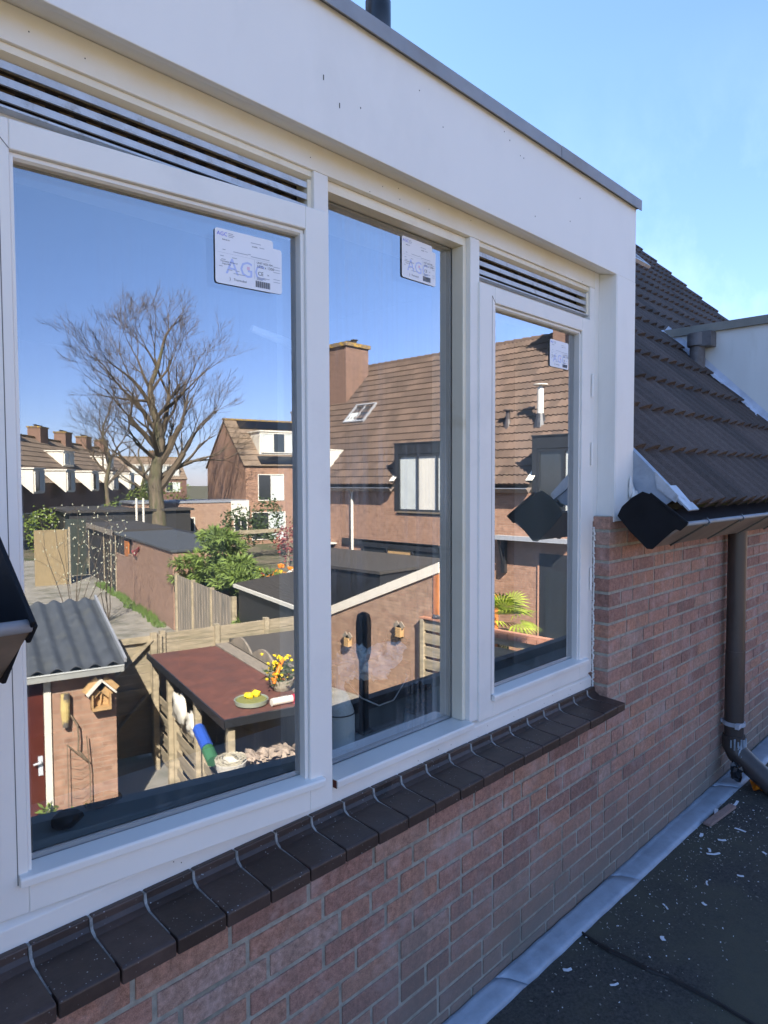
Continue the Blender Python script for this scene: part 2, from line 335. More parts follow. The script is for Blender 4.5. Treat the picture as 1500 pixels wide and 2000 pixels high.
    def leaves(s, c, rx, ry, rz, n, size, seed=1, droop=0, shell=.55, spiky=0):
        rnd = random.Random(seed); c = Vector(c)
        for i in range(n):
            while True:
                d = Vector((rnd.uniform(-1, 1), rnd.uniform(-1, 1), rnd.uniform(-1, 1)))
                if d.length < 1: break
            q = d.normalized() * (shell + (1 - shell) * d.length)
            lump = 1 + .28 * noise.noise(q * 2.3 + Vector((seed, 0, 0))) * 2
            p = c + Vector((q.x * rx, q.y * ry, q.z * rz)) * lump
            a = Vector((rnd.gauss(0, 1), rnd.gauss(0, 1), rnd.gauss(0, .6))).normalized()
            if droop: a = (q + Vector((0, 0, -droop)) + a * .5).normalized()
            b = a.cross(Vector((rnd.gauss(0, 1), rnd.gauss(0, 1), rnd.gauss(0, 1)))).normalized()
            L = size * rnd.uniform(.6, 1.4); W = L * (.22 if spiky else .5)
            s.cr = rnd.random()
            s.face([p, p + a * L * .5 + b * W * .5, p + a * L, p + a * L * .5 - b * W * .5])
    def build(s, name, mats, parent=None, smooth=False, loc=None, bev=0, label=None, autos=False):
        me = bpy.data.meshes.new(name); me.from_pydata(s.v, [], s.f)
        if not isinstance(mats, (list, tuple)): mats = [mats]
        for m in mats: me.materials.append(m)
        me.polygons.foreach_set('material_index', s.m)
        at = me.attributes.new('rnd', 'FLOAT', 'FACE'); at.data.foreach_set('value', s.r)
        if smooth: me.polygons.foreach_set('use_smooth', [True] * len(s.f))
        me.update()
        o = bpy.data.objects.new(name, me); COL.objects.link(o)
        if smooth and autos:
            me.set_sharp_from_angle(angle=R(35))
        if parent is not None: o.parent = parent
        if loc is not None: o.location = loc
        if bev:
            md = o.modifiers.new('bevel', 'BEVEL'); md.width = bev; md.segments = 2; md.limit_method = 'ANGLE'; md.angle_limit = R(40)
        if label: o['label'] = label
        return o
def thing(name, label, cat, loc=(0, 0, 0), rz=0, group=None):
    o = bpy.data.objects.new(name, None); COL.objects.link(o); o.location = loc; o.rotation_euler = (0, 0, rz)
    o.empty_display_size = .1; o['label'] = label; o['category'] = cat
    if group: o['group'] = group
    return o
def tag(o, label=None, cat=None, group=None, kind=None):
    if label: o['label'] = label
    if cat: o['category'] = cat
    if group: o['group'] = group
    if kind: o['kind'] = kind
    return o
def copy_tree(o, parent=None):
    c = o.copy(); COL.objects.link(c)
    if parent is not None: c.parent = parent
    for ch in list(o.children): copy_tree(ch, c)
    return c
def text_verts(body, size):
    cu = bpy.data.curves.new('t', 'FONT'); cu.body = body; cu.size = size; cu.resolution_u = 2
    o = bpy.data.objects.new('t', cu); COL.objects.link(o)
    dg = bpy.context.evaluated_depsgraph_get(); me = bpy.data.meshes.new_from_object(o.evaluated_get(dg))
    vv = [tuple(v.co) for v in me.vertices]; ff = [tuple(p.vertices) for p in me.polygons]
    bpy.data.objects.remove(o); bpy.data.curves.remove(cu); bpy.data.meshes.remove(me)
    return vv, ff

WAVE = [(0, 0), (.12, .001), (.35, .017), (.60, .031), (.80, .037), (.88, .034), (.94, .005)]
def tile_roof(mb, x0, x1, base, up, run, pitch, skip=None, wave=.1525, course=.33, pts=WAVE, lip=.03, seed=3, stagger_end=True):
    """stepped courses of ribbed tiles: base(x)=eave line point, run=horizontal inward dir, over slope length `up`"""
    rnd = random.Random(seed); run = Vector(run); ax = Vector(base[1]); b0 = Vector(base[0])
    sdir = run * math.cos(pitch) + Vector((0, 0, math.sin(pitch))); nrm = -run * math.sin(pitch) + Vector((0, 0, math.cos(pitch)))
    nc = int(up / course); nw = int(round((x1 - x0) / wave)); wave = (x1 - x0) / nw
    for c in range(nc):
        s0 = c * course - .035; s1 = (c + 1) * course + .01
        for wv in range(nw):
            if wv % 2 == 0: rv = rnd.random()
            xa = x0 + wv * wave
            if skip and skip(xa + wave / 2, s0 + .1): continue
            mb.cr = rv
            P = [(xa + u * wave, h) for u, h in pts] + [(xa + wave, 0)]
            lo = [b0 + ax * x + sdir * s0 + nrm * (h + lip) for x, h in P]
            up_ = [b0 + ax * x + sdir * s1 + nrm * h for x, h in P]
            un = [b0 + ax * x + sdir * (s0 + .004) + nrm * (h - .004) for x, h in P]
            k = len(P); V = lo + up_ + un; Fc = []
            for i in range(k - 1):
                Fc.append((i, i + 1, k + i + 1, k + i)); Fc.append((2 * k + i, 2 * k + i + 1, i + 1, i))
            mb.raw(V, Fc)
            if xa + wave > x1 - wave * .6:
                mb.raw([lo[-1], up_[-1], un[-1]], [(0, 2, 1)])
# ================================================================== the house the camera looks at
house = thing('row_house', 'brick row house with white dormer windows above the flat roof', 'house')
rnd = random.Random(11)
WX0, WX1 = -.52, 1.77          # window opening
# --- brick wall, every brick its own relief in one mesh
mb = MB(); mo = MB()
Z0 = -10
def brick(x0, x1, z, dy=0.0, deep=.06):
    mb.cr = rnd.random(); j = rnd.uniform(-.0012, .0012)
    mb.box(x0 + (.0055 if x0 != WX1 else 0) + rnd.uniform(0, .0015), x1 - (.0055 if x1 != WX0 else 0), -.0012 + j + dy, deep, z + .0065, z + .0625 - .0055)
for c in range(-11, 14):
    z = c * .0625
    spans = [(-3.2, 5.05)] if c < 1 else [(-3.2, WX0), (WX1, 5.05)]
    for (a, b) in spans:
        if a < -1 and c >= 1: x = a
        elif c == 0: x = -3.3
        elif c >= 1: x = a
        else: x = a - rnd.choice([0, .055, .11, .165])
        while x < b - .02:
            if c == 0: L = .11 if -.12 < x < -.10 else .22
            else: L = .22 if rnd.random() < .74 else .11
            if c >= 1 and abs(x - a) < .001 and a > 0: L = [.22, .165, .11][(c * 7) % 3] if c % 2 else [.165, .11, .22][(c * 5) % 3]
            x1 = min(x + L, b)
            if b - x1 < .05: x1 = b
            if x1 > a: brick(max(x, a), x1, z, deep=.11 if (max(x, a) == a or x1 == b) else .05)
            x = x1
wall = mb.build('brick_wall', NBRICK, house, bev=.0022)
mo.box(-3.2, 5.05, .0025, .25, -.70, .0605)
mo.box(-3.2, WX0 - .004, .0025, .20, .0605, .872); mo.box(WX1 + .004, 5.05, .0025, .20, .0605, .872)
mo.build('mortar', MORTAR, wall)
# --- sill of dark glazed bricks
mb = MB(); jm = MB()
for k in range(-2, 20):
    x0 = -.386 + .11 * (k - 1) + .003; x1 = x0 + .1065
    if x1 > 1.76: x1 = 1.768
    if x0 > 1.72: break
    j = rnd.uniform(-.0015, .0015); mb.cr = rnd.random()
    mb.prism([(-.075 + j, .107), (-.075 + j, .137), (-.068, .140), (.035, .146), (.049, .152), (.055, .160), (.055, .176), (.075, .176), (.075, .107)], 'x', x0, x1)
    jm.prism([(-.045, .107), (-.043, .1370), (.036, .1445), (.0505, .154), (.0535, .174), (.075, .174), (.075, .107)], 'x', x1 - .001, x0 + .111)
mb.cr = .4
mb.prism([(-.073, .107), (-.073, .137), (.035, .146), (.055, .160), (.055, .176), (.075, .176), (.075, .107)], 'x', 1.709, 1.774)
so_ = mb.build('window_sill', SILLB, house, bev=.0028)
jm.box(-.60, 1.70, .070, .075, .1765, .178); jm.build('sill_joint', mat('sill_mortar', (.30, .30, .29), .95, .4, 60), so_)['kind'] = 'stuff'
# --- window frame (kozijn)
FY = .068; FD = .225
mb = MB()
mb.box(-.56, -.455, FY, FD, .168, 1.838)                     # left stile
mb.box(.311, .358, FY, FD, .236, 1.776)                       # posts
mb.box(.946, .994, FY, FD, .236, 1.776)
mb.box(1.726, 1.765, FY, FD, .236, 1.776)
mb.prism([(FY, .168), (FY, .214), (FY + .004, .218), (.09, .236), (FD, .236), (FD, .168)], 'x', -.455, 1.765)
for a, b in ((-.455, .311), (.994, 1.726)): mb.box(a, b, .098, FD, 1.600, 1.668)   # transom under the vents
frame = mb.build('window_frame', WHITE, house, bev=.002)
mb = MB(); mb.prism([(FY, 1.7765), (FY, 1.8415), (FD, 1.8415), (FD, 1.7765)], 'x', -.455, 1.765); mb.build('frame_head', BOUNCEW, frame, bev=.0015)
# vents
def vent(x0, x1, lab, tone):
    g = MB(); g.box(x0, x1, .128, .135, 1.668, 1.776)
    v = g.build('vent_grille', GAPDARK, frame, label=lab)
    s_ = MB()
    for zc in (1.741, 1.713, 1.686):
        s_.prism([(.080, zc - .0075), (.080, zc + .006), (.084, zc + .0085), (.104, zc + .010), (.104, zc + .007), (.086, zc + .003), (.085, zc - .0075)], 'x', x0 + .006, x1 - .008)
    s_.prism([(.074, 1.664), (.074, 1.668), (.100, 1.676), (.100, 1.664)], 'x', x0, x1)
    s_.build('vent_slat', tone, frame)
    q = MB()
    n_ = int((x1 - x0) / .052)
    for i in range(n_):
        for zc in (1.727, 1.6995):
            q.box(x0 + .02 + i * .052, x0 + .020 + i * .052 + .028, .106, .112, zc - .007, zc + .010)
    q.box(x0, x1, .112, .1275, 1.668, 1.680)
    q.build('vent_insert', GRIMEB, frame)
    c_ = MB()
    c_.prism([(.076, 1.762), (.076, 1.776), (.13, 1.776), (.13, 1.754), (.096, 1.754)], 'x', x0, x1)
    c_.box(x0, x0 + .010, .078, .12, 1.668, 1.754); c_.box(x1 - .012, x1, .078, .12, 1.668, 1.754)
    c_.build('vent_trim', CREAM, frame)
vent(-.455, .311, 'long vent grille above the left casement', ALU)
vent(.994, 1.726, 'vent grille above the right casement', ALU)
# --- middle fixed light
mb = MB()
mb.prism([(.048, .222), (.047, .238), (.050, .242), (.128, .244), (.128, .2365), (.09, .2365), (.068, .2195), (.053, .2195)], 'x', .3585, .9455)
mid = mb.build('fixed_window', WHITE, house, bev=.0015)
mb = MB()
mb.prism([(.086, 1.749), (.086, 1.7755), (.128, 1.7755), (.128, 1.749)], 'x', .3585, .9455)
mb.box(.929, .9455, .084, .128, .2445, 1.7485); mb.box(.3585, .372, .084, .128, .2445, 1.7485)
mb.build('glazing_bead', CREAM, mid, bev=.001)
mb = MB(); mb.box(.3582, .3592, .052, .067, .2195, .240); mb.build('raw_bead_end', RED, mid)
mb = MB(); mb.face([(.372, .130, .243), (.93, .130, .243), (.93, .130, 1.75), (.372, .130, 1.75)])
mb.build('glass_pane', GLASSM, mid)
mb = MB(); mb.face([(.38, .148, .252), (.922, .148, .252), (.922, .148, 1.742), (.38, .148, 1.742)]); mb.build('inner_pane', INNER, mid)
mb = MB()
for a, b in ((.372, .380), (.922, .929)): mb.box(a, b, .1315, .146, .243, 1.75)
mb.box(.38, .922, .1315, .146, .243, .252); mb.box(.38, .922, .1315, .146, 1.742, 1.75)
mb.build('spacer_bar', mat('spacer', (.16, .17, .18), .4, .05), mid)
# --- the two casements
def casement(s0, s1, g0, g1, lab, hinges, inset=0.0, handle=None, drip=(0, 0), glass=GLASS):
    Zb, Zt, gb, gt, T = .230, 1.644, .317, 1.592, .06
    m_ = MB()
    m_.box(s0, g0, 0, T, Zb, Zt); m_.box(g1, s1, 0, T, Zb, Zt)
    m_.box(g0, g1, 0, T, gt, Zt); m_.box(g0, g1, 0, T, Zb, gb - .012)
    o = m_.build('casement', WHITE, house, bev=.0025, label=lab)
    b = MB()
    b.box(g1, g1 + .004, .008, .012, gb, gt)
    b.prism([(.010, gt - .001), (.010, gt - .008), (.016, gt - .012), (.03, gt - .012), (.03, gt - .001)], 'x', g0 + .001, g1 - .001)
    b.prism([(.008, gb - .01), (.008, gt - .009), (.012, gt - .009), (.03, gt - .009), (.03, gb - .01)], 'x', g1 - .010, g1 - .0005)
    b.prism([(.004, gb - .01), (.004, gt - .009), (.03, gt - .009), (.03, gb - .01)], 'x', g0 + .0005, g0 + .006)
    b.build('glazing_bead', WHITE, o)
    d = MB()
    d.prism([(-.014, .286), (-.015, .300), (-.012, .304), (.0295, .312), (.0295, .3045), (-.0005, .3045), (-.0005, .284)], 'x', g0 - .016 + drip[0], g1 + .035 + drip[1])
    d.build('drip_bar', WHITE, o, bev=.0015)
    g = MB(); g.face([(g0 + .004, .03, gb - .008), (g1 - .002, .03, gb - .008), (g1 - .002, .03, gt - .004), (g0 + .004, .03, gt - .004)])
    g.build('glass_pane', glass, o)
    g = MB(); g.face([(g0 + .004, .048, gb - .008), (g1 - .002, .048, gb - .008), (g1 - .002, .048, gt - .004), (g0 + .004, .048, gt - .004)]); g.build('inner_pane', INNER, o)
    sp = MB(); a, c = g0 + .004, g1 - .003
    sp.box(a, a + .010, .0315, .046, gb - .008, gt - .004); sp.box(c - .010, c, .0315, .046, gb - .008, gt - .004)
    sp.box(a + .01, c - .01, .0315, .046, gb - .008, gb + .003); sp.box(a + .01, c - .01, .0315, .046, gt - .014, gt - .004)
    sp.build('spacer_bar', MATS['spacer'], o)
    l_ = MB()
    l_.box(g0 - .0185, g0 - .0170, -.0004, .001, gb - .03, gt + .02)
    l_.bar((g0 - .018, -.0002, gt + .02), (g0 - .001, -.0002, gt + .001), .0012, .0012, (0, 1, 0))
    l_.build('bead_line', SEAL, o)
    for hx, hz in hinges:
        h = MB(); h.tube([(hx, -.004, hz - .045), (hx, -.004, hz + .045)], .0055, 8)
        h.box(hx - .001, hx + .013, -.0015, .0005, hz - .043, hz + .043); h.build('hinge', WHITE, o, smooth=False)
    if handle:
        h = MB(); hx, hz = handle
        h.box(hx - .014, hx + .014, T, T + .008, hz - .07, hz + .035)
        h.tube([(hx, T + .006, hz), (hx, T + .045, hz)], .009, 10)
        h.tube([(hx, T + .045, hz), (hx - .03, T + .050, hz + .010), (hx - .115, T + .050, hz + .030)], [.010, .011, .008], 10)
        h.build('handle', WHITE, o, smooth=True, autos=True)
    return o
left = casement(-.05, .70, .030, .636, 'left casement standing slightly open', [], handle=(.668, 1.345))
left.location = (-.41, .068, 0); left.rotation_euler = (0, 0, -R(6.9))
right = casement(0, .736, .084, .666, 'narrow right casement, closed', [(.742, 1.39), (.742, .62), (.742, 1.12)], drip=(0, .02))
right.location = (.986, .060, 0)
# --- fascia, soffit, corner boards, coping
mb = MB()
mb.box(-.75, 1.97, -.005, .013, 1.826, 2.127)
fas = mb.build('dormer_fascia', PVCW, house, bev=.002)
mb = MB()
mb.prism([(.0131, 1.829), (.0131, 1.836), (.068, 1.846), (.10, 1.846), (.10, 1.8425), (.068, 1.8425)], 'x', -.75, 1.8074)
mb.box(1.7655, 1.7995, .061, .075, 1.8505, 1.8515)
mb.build('soffit', WHITE, fas)
mb = MB()
mb.box(1.808, 1.968, -.006, .012, .850, 1.8255)
mb.box(1.7995, 1.8085, .0125, .014, .850, 1.8255)
mb.prism([(-.005, .848), (.075, .848), (.075, 1.845), (.068, 1.8415), (.0135, 1.8284), (-.005, 1.8255)], 'x', 1.800, 1.8075)
mb.box(1.7655, 1.7995, .0685, .075, .850, 1.842)
mb.build('corner_board', PVCW, fas, bev=.0015)
mb = MB(); mb.box(-.75, -.56, -.005, .013, .80, 1.8255); mb.build('corner_board', PVCW, fas, bev=.0015)
mb = MB()
mb.prism([(.013, 1.0), (.013, 2.127), (.06, 2.15), (1.2, 2.15), (1.2, 2.0), (.2, 1.0)], 'x', 1.945, 1.969)
mb.build('dormer_cheek', PVCW, fas)
mb = MB(); mb.prism([(.013, 1.0), (.013, 2.127), (.06, 2.15), (1.2, 2.15), (1.2, 2.0), (.2, 1.0)], 'x', -.75, -.73)
mb.build('dormer_cheek', PVCW, fas)
mb = MB()
mb.prism([(-.022, 2.118), (-.022, 2.158), (-.018, 2.162), (.05, 2.166), (.05, 2.128), (-.012, 2.1275), (-.0185, 2.118)], 'x', -.77, 1.34)
mb.prism([(-.0225, 2.1175), (-.0225, 2.1585), (-.018, 2.1625), (.05, 2.1665), (.05, 2.1285), (-.0125, 2.128), (-.019, 2.1175)], 'x', 1.342, 1.985)
mb.box(1.9695, 1.985, .051, 1.1, 2.128, 2.166)
mb.build('roof_trim', ZINC, fas, bev=.001)
mb = MB(); mb.box(-.75, 1.9695, .0505, 1.3, 2.10, 2.150); mb.build('dormer_roof', ROOFBIT, fas)
mb = MB()
for px_, pz in ((1.02, 2.095), (1.05, 2.078), (1.11, 2.052), (1.13, 2.05), (1.20, 1.885), (.72, 2.0), (.40, 1.93), (.28, 1.95), (.33, 1.905), (1.5, 2.03), (1.43, 1.93), (.62, 2.06)):
    mb.box(px_, px_ + .0025, -.0056, -.005, pz, pz + rnd.choice([.004, .003, .012]))
for _ in range(26):
    mb.box(*(lambda x: (x, x + .0018))(rnd.uniform(-.35, 1.7)), .0672, .0681, *(lambda z: (z, z + .002))(rnd.choice([rnd.uniform(.175, .21), rnd.uniform(1.78, 1.83)])))
mb.build('fly_speck', DOT, fas)['kind'] = 'stuff'
# foam sealant between frame and reveal
mb = MB()
for i in range(120):
    z = .17 + i * .0055; mb.blob((1.7675, .064 + rnd.uniform(-.003, .003), z), .0035 * rnd.uniform(.5, 1.3), .006, .0035, i, .3, 6)
mb.build('sealant', WHITE, fas, smooth=True)['kind'] = 'stuff'
# --- roof
def ours(x, s): return (-.75 < x < 1.98) and s < 1.78
EAVE_Y, EAVE_Z, PITCH = -.150, .918, R(45.5)
mb = MB(); tile_roof(mb, -4.0 + .066, 5.05, ((0, EAVE_Y, EAVE_Z), (1, 0, 0)), 7.0, (0, 1, 0), PITCH, ours)
roof_ = mb.build('tiled_roof', TILED, house)
mb = MB(); c_, s_ = math.cos(PITCH), math.sin(PITCH)
def rp(x, s, h=0): return (x, EAVE_Y + s * c_ - h * s_, EAVE_Z + s * s_ + h * c_)
def slab(mb, x0, x1, s0, s1, h0, h1):
    V = [rp(x, s, h) for h in (h0, h1) for s in (s0, s1) for x in (x0, x1)]
    mb.raw(V, [(0, 2, 3, 1), (4, 5, 7, 6), (0, 1, 5, 4), (2, 6, 7, 3), (0, 4, 6, 2), (1, 3, 7, 5)])
slab(mb, -4, -.75, 0.05, 7, -.06, -.02); slab(mb, 1.975, 5.05, .05, 7, -.06, -.02); slab(mb, -.74, 1.97, 1.62, 7, -.06, -.02)
mb.box(-4, 5.05, 4.75, 9.5, -3.3, 1.2)
slabo = mb.build('roof_deck', GAPDARK, roof_)
mb = MB(); mb.prism([(4.70, 5.86), (9.5, 1.0), (9.5, 1.05), (4.70, 5.93)], 'x', -4, 5.05); mb.build('rear_roof', TILED, roof_)
MB_ = mat('mossy_board', (.055, .055, .035), .8, .4, 8, c2=(.09, .10, .02), sc2=6, f2=(.5, .6))
mb = MB(); mb.box(-4, -.75, -.045, -.02, .80, .92); mb.build('eaves_board', MB_, roof_)
mb = MB(); mb.box(1.98, 5.05, -.045, -.02, .80, .92)
mb.build('eaves_board', mat('mossy_board', (.055, .055, .035), .8, .4, 8, c2=(.09, .10, .02), sc2=6, f2=(.5, .6)), roof_)
mb = MB(); mb.box(2.1, 3.5, 4.42, 5.08, 5.3, 7.35); mb.box(2.03, 3.57, 4.35, 5.15, 7.351, 7.47); mb.build('chimney', BR_CHIM, roof_)  # unseen stack, added on the ridge to shade the neighbour's dormer side
# --- gutters (one each side of the dormer)
def gutter(x0, x1, capx, lab):
    m_ = MB()
    m_.prism([(-.292, .846), (-.288, .852), (-.160, .766), (-.154, .766), (-.045, .885), (-.040, .880), (-.152, .757), (-.163, .757)], 'x', x0, x1)
    g = m_.build('gutter', GUTTER, house, label=lab)
    m_ = MB(); m_.tube([(x0, -.291, .852), (x1, -.291, .852)], .0085, 10); m_.build('gutter_lip', ZINC, g, smooth=True)
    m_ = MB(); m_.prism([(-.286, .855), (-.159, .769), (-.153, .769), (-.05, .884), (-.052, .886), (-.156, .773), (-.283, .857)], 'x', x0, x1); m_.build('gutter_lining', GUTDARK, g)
    t_ = .006; prof = [(-.13, .972), (-.16, .962), (-.302, .852), (-.274, .826), (-.256, .834), (-.172, .752), (-.150, .752), (-.08, .818), (-.030, .875), (-.048, .912), (-.088, .948)]
    m_ = MB(); m_.prism(prof, 'x', capx - t_, capx)
    m_.bar((capx - .0065, -.16, .964), (capx - .0065, -.302, .854), .006, .012); m_.build('end_cap', CAPBLK, g, bev=.002)
    n_ = int((x1 - x0) / .42)
    for i in range(n_):
        x = x0 + .22 + i * .42; m_ = MB()
        m_.bar((x, -.285, .840), (x - .02, -.160, .753), .022, .008); m_.tube([(x + .0, -.302, .846), (x, -.292, .864), (x, -.278, .858)], .005, 6)
        m_.bar((x - .004, -.286, .836), (x, -.301, .846), .008, .008)
        m_.build('gutter_bracket', BLACKP, g)
    return g
gr = gutter(1.78, 5.05, 1.78, 'brown gutter right of the dormer')
gl_ = gutter(-4, -.495, -.489, 'gutter end left of the dormer'); gl_.location = (0, -.035, -.02)
# zinc and lead work at the dormer foot
mb = MB()
slab(mb, 1.972, 2.055, -.04, .36, .034, .038); slab(mb, 2.040, 2.058, -.04, .36, .018, .036)
mb.prism([(-.006, 1.14), (-.175, .968), (-.185, .945), (-.13, .905), (-.006, .885)], 'x', 1.966, 1.974)
zf = mb.build('zinc_flashing', LEAD, house, bev=.001)
mb = MB()
slab(mb, 1.97, 2.075, -.075, .06, .040, .047); mb.prism([(-.10, 1.052), (-.195, .955), (-.185, .925), (-.11, .98)], 'x', 1.958, 1.9655)
mb.build('lead_flap', mat('bright_zinc', (.50, .55, .62), .45, .15, 14, c2=(.3, .32, .33), sc2=20, metal=.2), zf)
mb = MB(); mb.blob((1.95, -.02, .93), .02, .012, .055, 3, .3); mb.blob((1.93, -.014, .985), .012, .008, .04, 5, .3); mb.build('mastic', WHITE, zf, smooth=True)
# --- downpipe
mb = MB(); PX = 3.13
mb.tube([(PX, -.065, .80), (PX, -.065, .79), (PX, -.065, .09)], [.056, .0465, .0465], 20)
dp = mb.build('downpipe', PIPE, house, smooth=True, autos=True)
mb = MB(); mb.tube([(PX, -.065, .10), (PX, -.065, -.40)], .0485, 20)
mb.tube([(PX, -.065, -.36), (PX, -.065, -.42), (PX - .002, -.085, -.455), (PX - .01, -.15, -.50), (PX - .03, -.27, -.575), (PX - .04, -.34, -.60)], [.056, .057, .057, .054, .053, .053], 20)
mb.build('pipe_elbow', PIPE, dp, smooth=True, autos=True)
mb = MB(); mb.tube([(PX, -.065, -.285), (PX, -.065, -.305)], .056, 20); mb.box(PX - .07, PX - .03, -.11, -.09, -.308, -.283); mb.box(PX - .01, PX + .01, -.02, .0, -.305, -.285)
mb.build('pipe_clamp', mat('clamp_zinc', (.45, .48, .54), .4, .1), dp, smooth=True, autos=True)
mb = MB()
for i in range(9):
    a = R(-175 + i * 17); mb.box(PX + .058 * math.cos(a) - .006, PX + .058 * math.cos(a) + .008, -.065 + .058 * math.sin(a) - .003, -.065 + .058 * math.sin(a) + .003, -.40 + rnd.uniform(-.03, .01), -.385 + rnd.uniform(0, .02))
mb.blob((PX - .035, -.108, -.45), .022, .010, .040, 4, .4); mb.blob((PX - .05, -.12, -.49), .012, .008, .03, 9, .4)
mb.build('torn_tape', mat('torn_tape', (.30, .36, .42), .5, .3, 30), dp)
mb = MB(); mb.blob((PX - .055, -.10, -.535), .05, .03, .05, 7, .5); mb.build('bitumen_flap', BLACKP, dp)
# --- lead flashing along the wall foot
mb = MB()
def lead(x0, x1, lift):
    n_ = max(2, int((x1 - x0) / .05))
    prof = lambda x: [(-.003, -.583 - .012 * x / 1.0 * (1 if x < 2 else .9)), (-.012, -.590 - .010 * x), (-.032, -.598 - .006 * x), (-.052 - .012 * x, -.610 - .001 * x), (-.062 - .018 * x, -.622)]
    rows = []
    for i in range(n_ + 1):
        x = x0 + (x1 - x0) * i / n_
        rows.append([(x + .02 * k, y - lift, max(z, -.622) + lift + .0016 * math.sin(x * 37 + k) + .002 * noise.noise((x * 9, k, 0))) for k, (y, z) in enumerate(prof(max(x, .1)))])
    V = [p for r_ in rows for p in r_]; k = 5
    mb.raw(V, [(i * k + j, i * k + j + 1, (i + 1) * k + j + 1, (i + 1) * k + j) for i in range(n_) for j in range(k - 1)])
lead(-3, 1.0, .001); lead(.985, 1.80, .0035); lead(1.785, 3.0, .001); lead(2.985, 4.9, .004)
fl = mb.build('lead_flashing', LEAD, house, smooth=True)
md = fl.modifiers.new('s', 'SOLIDIFY'); md.thickness = .003
# --- things on our roof: flue and white vent box, skylight
mb = MB(); slab(mb, 7.0, 8.1, 3.4, 4.25, .03, .09)
# --- interior shell of the room
mb = MB()
mb.box(-.70, 1.90, 3.6, 3.7, -.7, 1.95); mb.box(-.71, -.66, .25, 3.7, -.7, 1.95); mb.box(1.88, 1.93, .25, 3.7, -.7, 1.95)
mb.box(-.71, 1.93, .232, 3.7, 1.95, 2.0); mb.box(-.71, 1.93, .25, 3.7, -.75, -.7)
mb.box(-.66, 1.88, .2505, .262, -.7, .16); mb.box(-.66, -.56, .2505, .262, .16, 1.95); mb.box(1.80, 1.88, .2505, .262, .16, 1.95)
mb.box(-.56, 1.80, .232, .262, 1.90, 1.95)
mb.build('room', ROOM, house)
mb = MB(); mb.box(-.56, 1.79, .2255, .55, .188, .213); mb.box(-.45, 1.726, .13, .2255, .2135, .2145 + .0225)
isill = mb.build('window_board', INSILL, house, bev=.004)
mb = MB(); mb.box(1.735, 1.79, .226, .42, .214, 1.85); mb.box(-.52, -.46, .226, .42, .214, 1.85); mb.box(-.46, 1.735, .226, .42, 1.80, 1.85)
mb.build('window_lining', WHITE, house)
# ================================================================== neighbour with the flat dormer
nb = thing('neighbour_house', 'neighbouring brick house with tiled roof and whitewashed dormer side', 'house')
mb = MB(); tile_roof(mb, 5.05 + .006, 10.05, ((0, EAVE_Y, EAVE_Z), (1, 0, 0)), 7.0, (0, 1, 0), PITCH, None, seed=9)
nroof = mb.build('tiled_roof', TILED, nb)
mb = MB(); slab(mb, 5.06, 10.03, .05, 7, -.06, -.02); mb.build('roof_deck', GAPDARK, nroof)
mb = MB(); mb.prism([(4.70, 5.86), (9.5, 1.0), (9.5, 1.05), (4.70, 5.93)], 'x', 5.06, 10.05); mb.build('rear_roof', TILED, nroof)
mb = MB(); mb.box(5.06, 10.0, .002, 9.4, -3.4, .85)
mb.prism([(.05, .85), (4.7, 5.6), (9.4, .85)], 'x', 9.8, 10.0); mb.build('brick_wall', BR_SHED, nb)
mb = MB()
mb.box(5.06, 7.9, -.02, 1.3, .86, 2.215)
chk = mb.build('dormer_side', mat('stained_render', (.60, .62, .61), .7, .06, 3, c2=(.36, .36, .30), sc2=2.2, f2=(.55, .85), stretch=(1, 1, .25)), nb)
mb = MB(); mb.box(5.030, 5.075, -.05, 1.20, 2.215, 2.280); mb.box(5.076, 7.93, -.05, -.015, 2.215, 2.280); mb.box(5.076, 7.9, -.014, 1.3, 2.2155, 2.25)
mb.build('roof_trim', mat('grey_coping', (.20, .20, .18), .7, .15, 8), chk)
mb = MB(); mb.tube([(4.985, .82, 1.66), (4.985, .82, 2.12)], .058, 18); mb.tube([(4.985, .82, 2.10), (4.985, .82, 2.20)], .078, 18); mb.box(4.93, 5.055, .70, .82, 2.09, 2.205)
mb.build('roof_drain_pipe', mat('drain_grey', (.12, .115, .12), .5, .2, 6, c2=(.06, .045, .04), sc2=4), chk, smooth=True, autos=True)
mb = MB(); random.seed(5)
for i in range(30):
    sa = .0 + i * .062; wv = .065 + .012 * math.sin(i * 1.7)
    V = [rp(5.058 - wv, sa, .045 + .004 * math.sin(i * 2.1)), rp(5.058, sa, .06), rp(5.058, sa + .064, .06), rp(5.058 - wv + .006 * math.sin(i), sa + .064, .045)]
    mb.face(V); a_ = [rp(5.056, sa, .055), rp(5.056, sa + .064, .055), rp(5.056, sa + .064, .10), rp(5.056, sa, .10)]; mb.face(a_)
mb.build('lead_soaker', mat('pale_lead', (.50, .56, .66), .5, .15, 12, metal=.1), chk)
mb = MB(); slab(mb, 7.2, 8.22, 4.94, 5.0, .03, .10); slab(mb, 7.2, 8.22, 4.0, 4.06, .03, .10)
slab(mb, 7.2, 7.26, 4.06, 4.94, .03, .10); slab(mb, 8.16, 8.22, 4.06, 4.94, .03, .10)
sk = mb.build('skylight', ALU, nb); mb = MB(); slab(mb, 7.26, 8.16, 4.06, 4.94, .04, .08); mb.build('pane', DARKGL, sk)
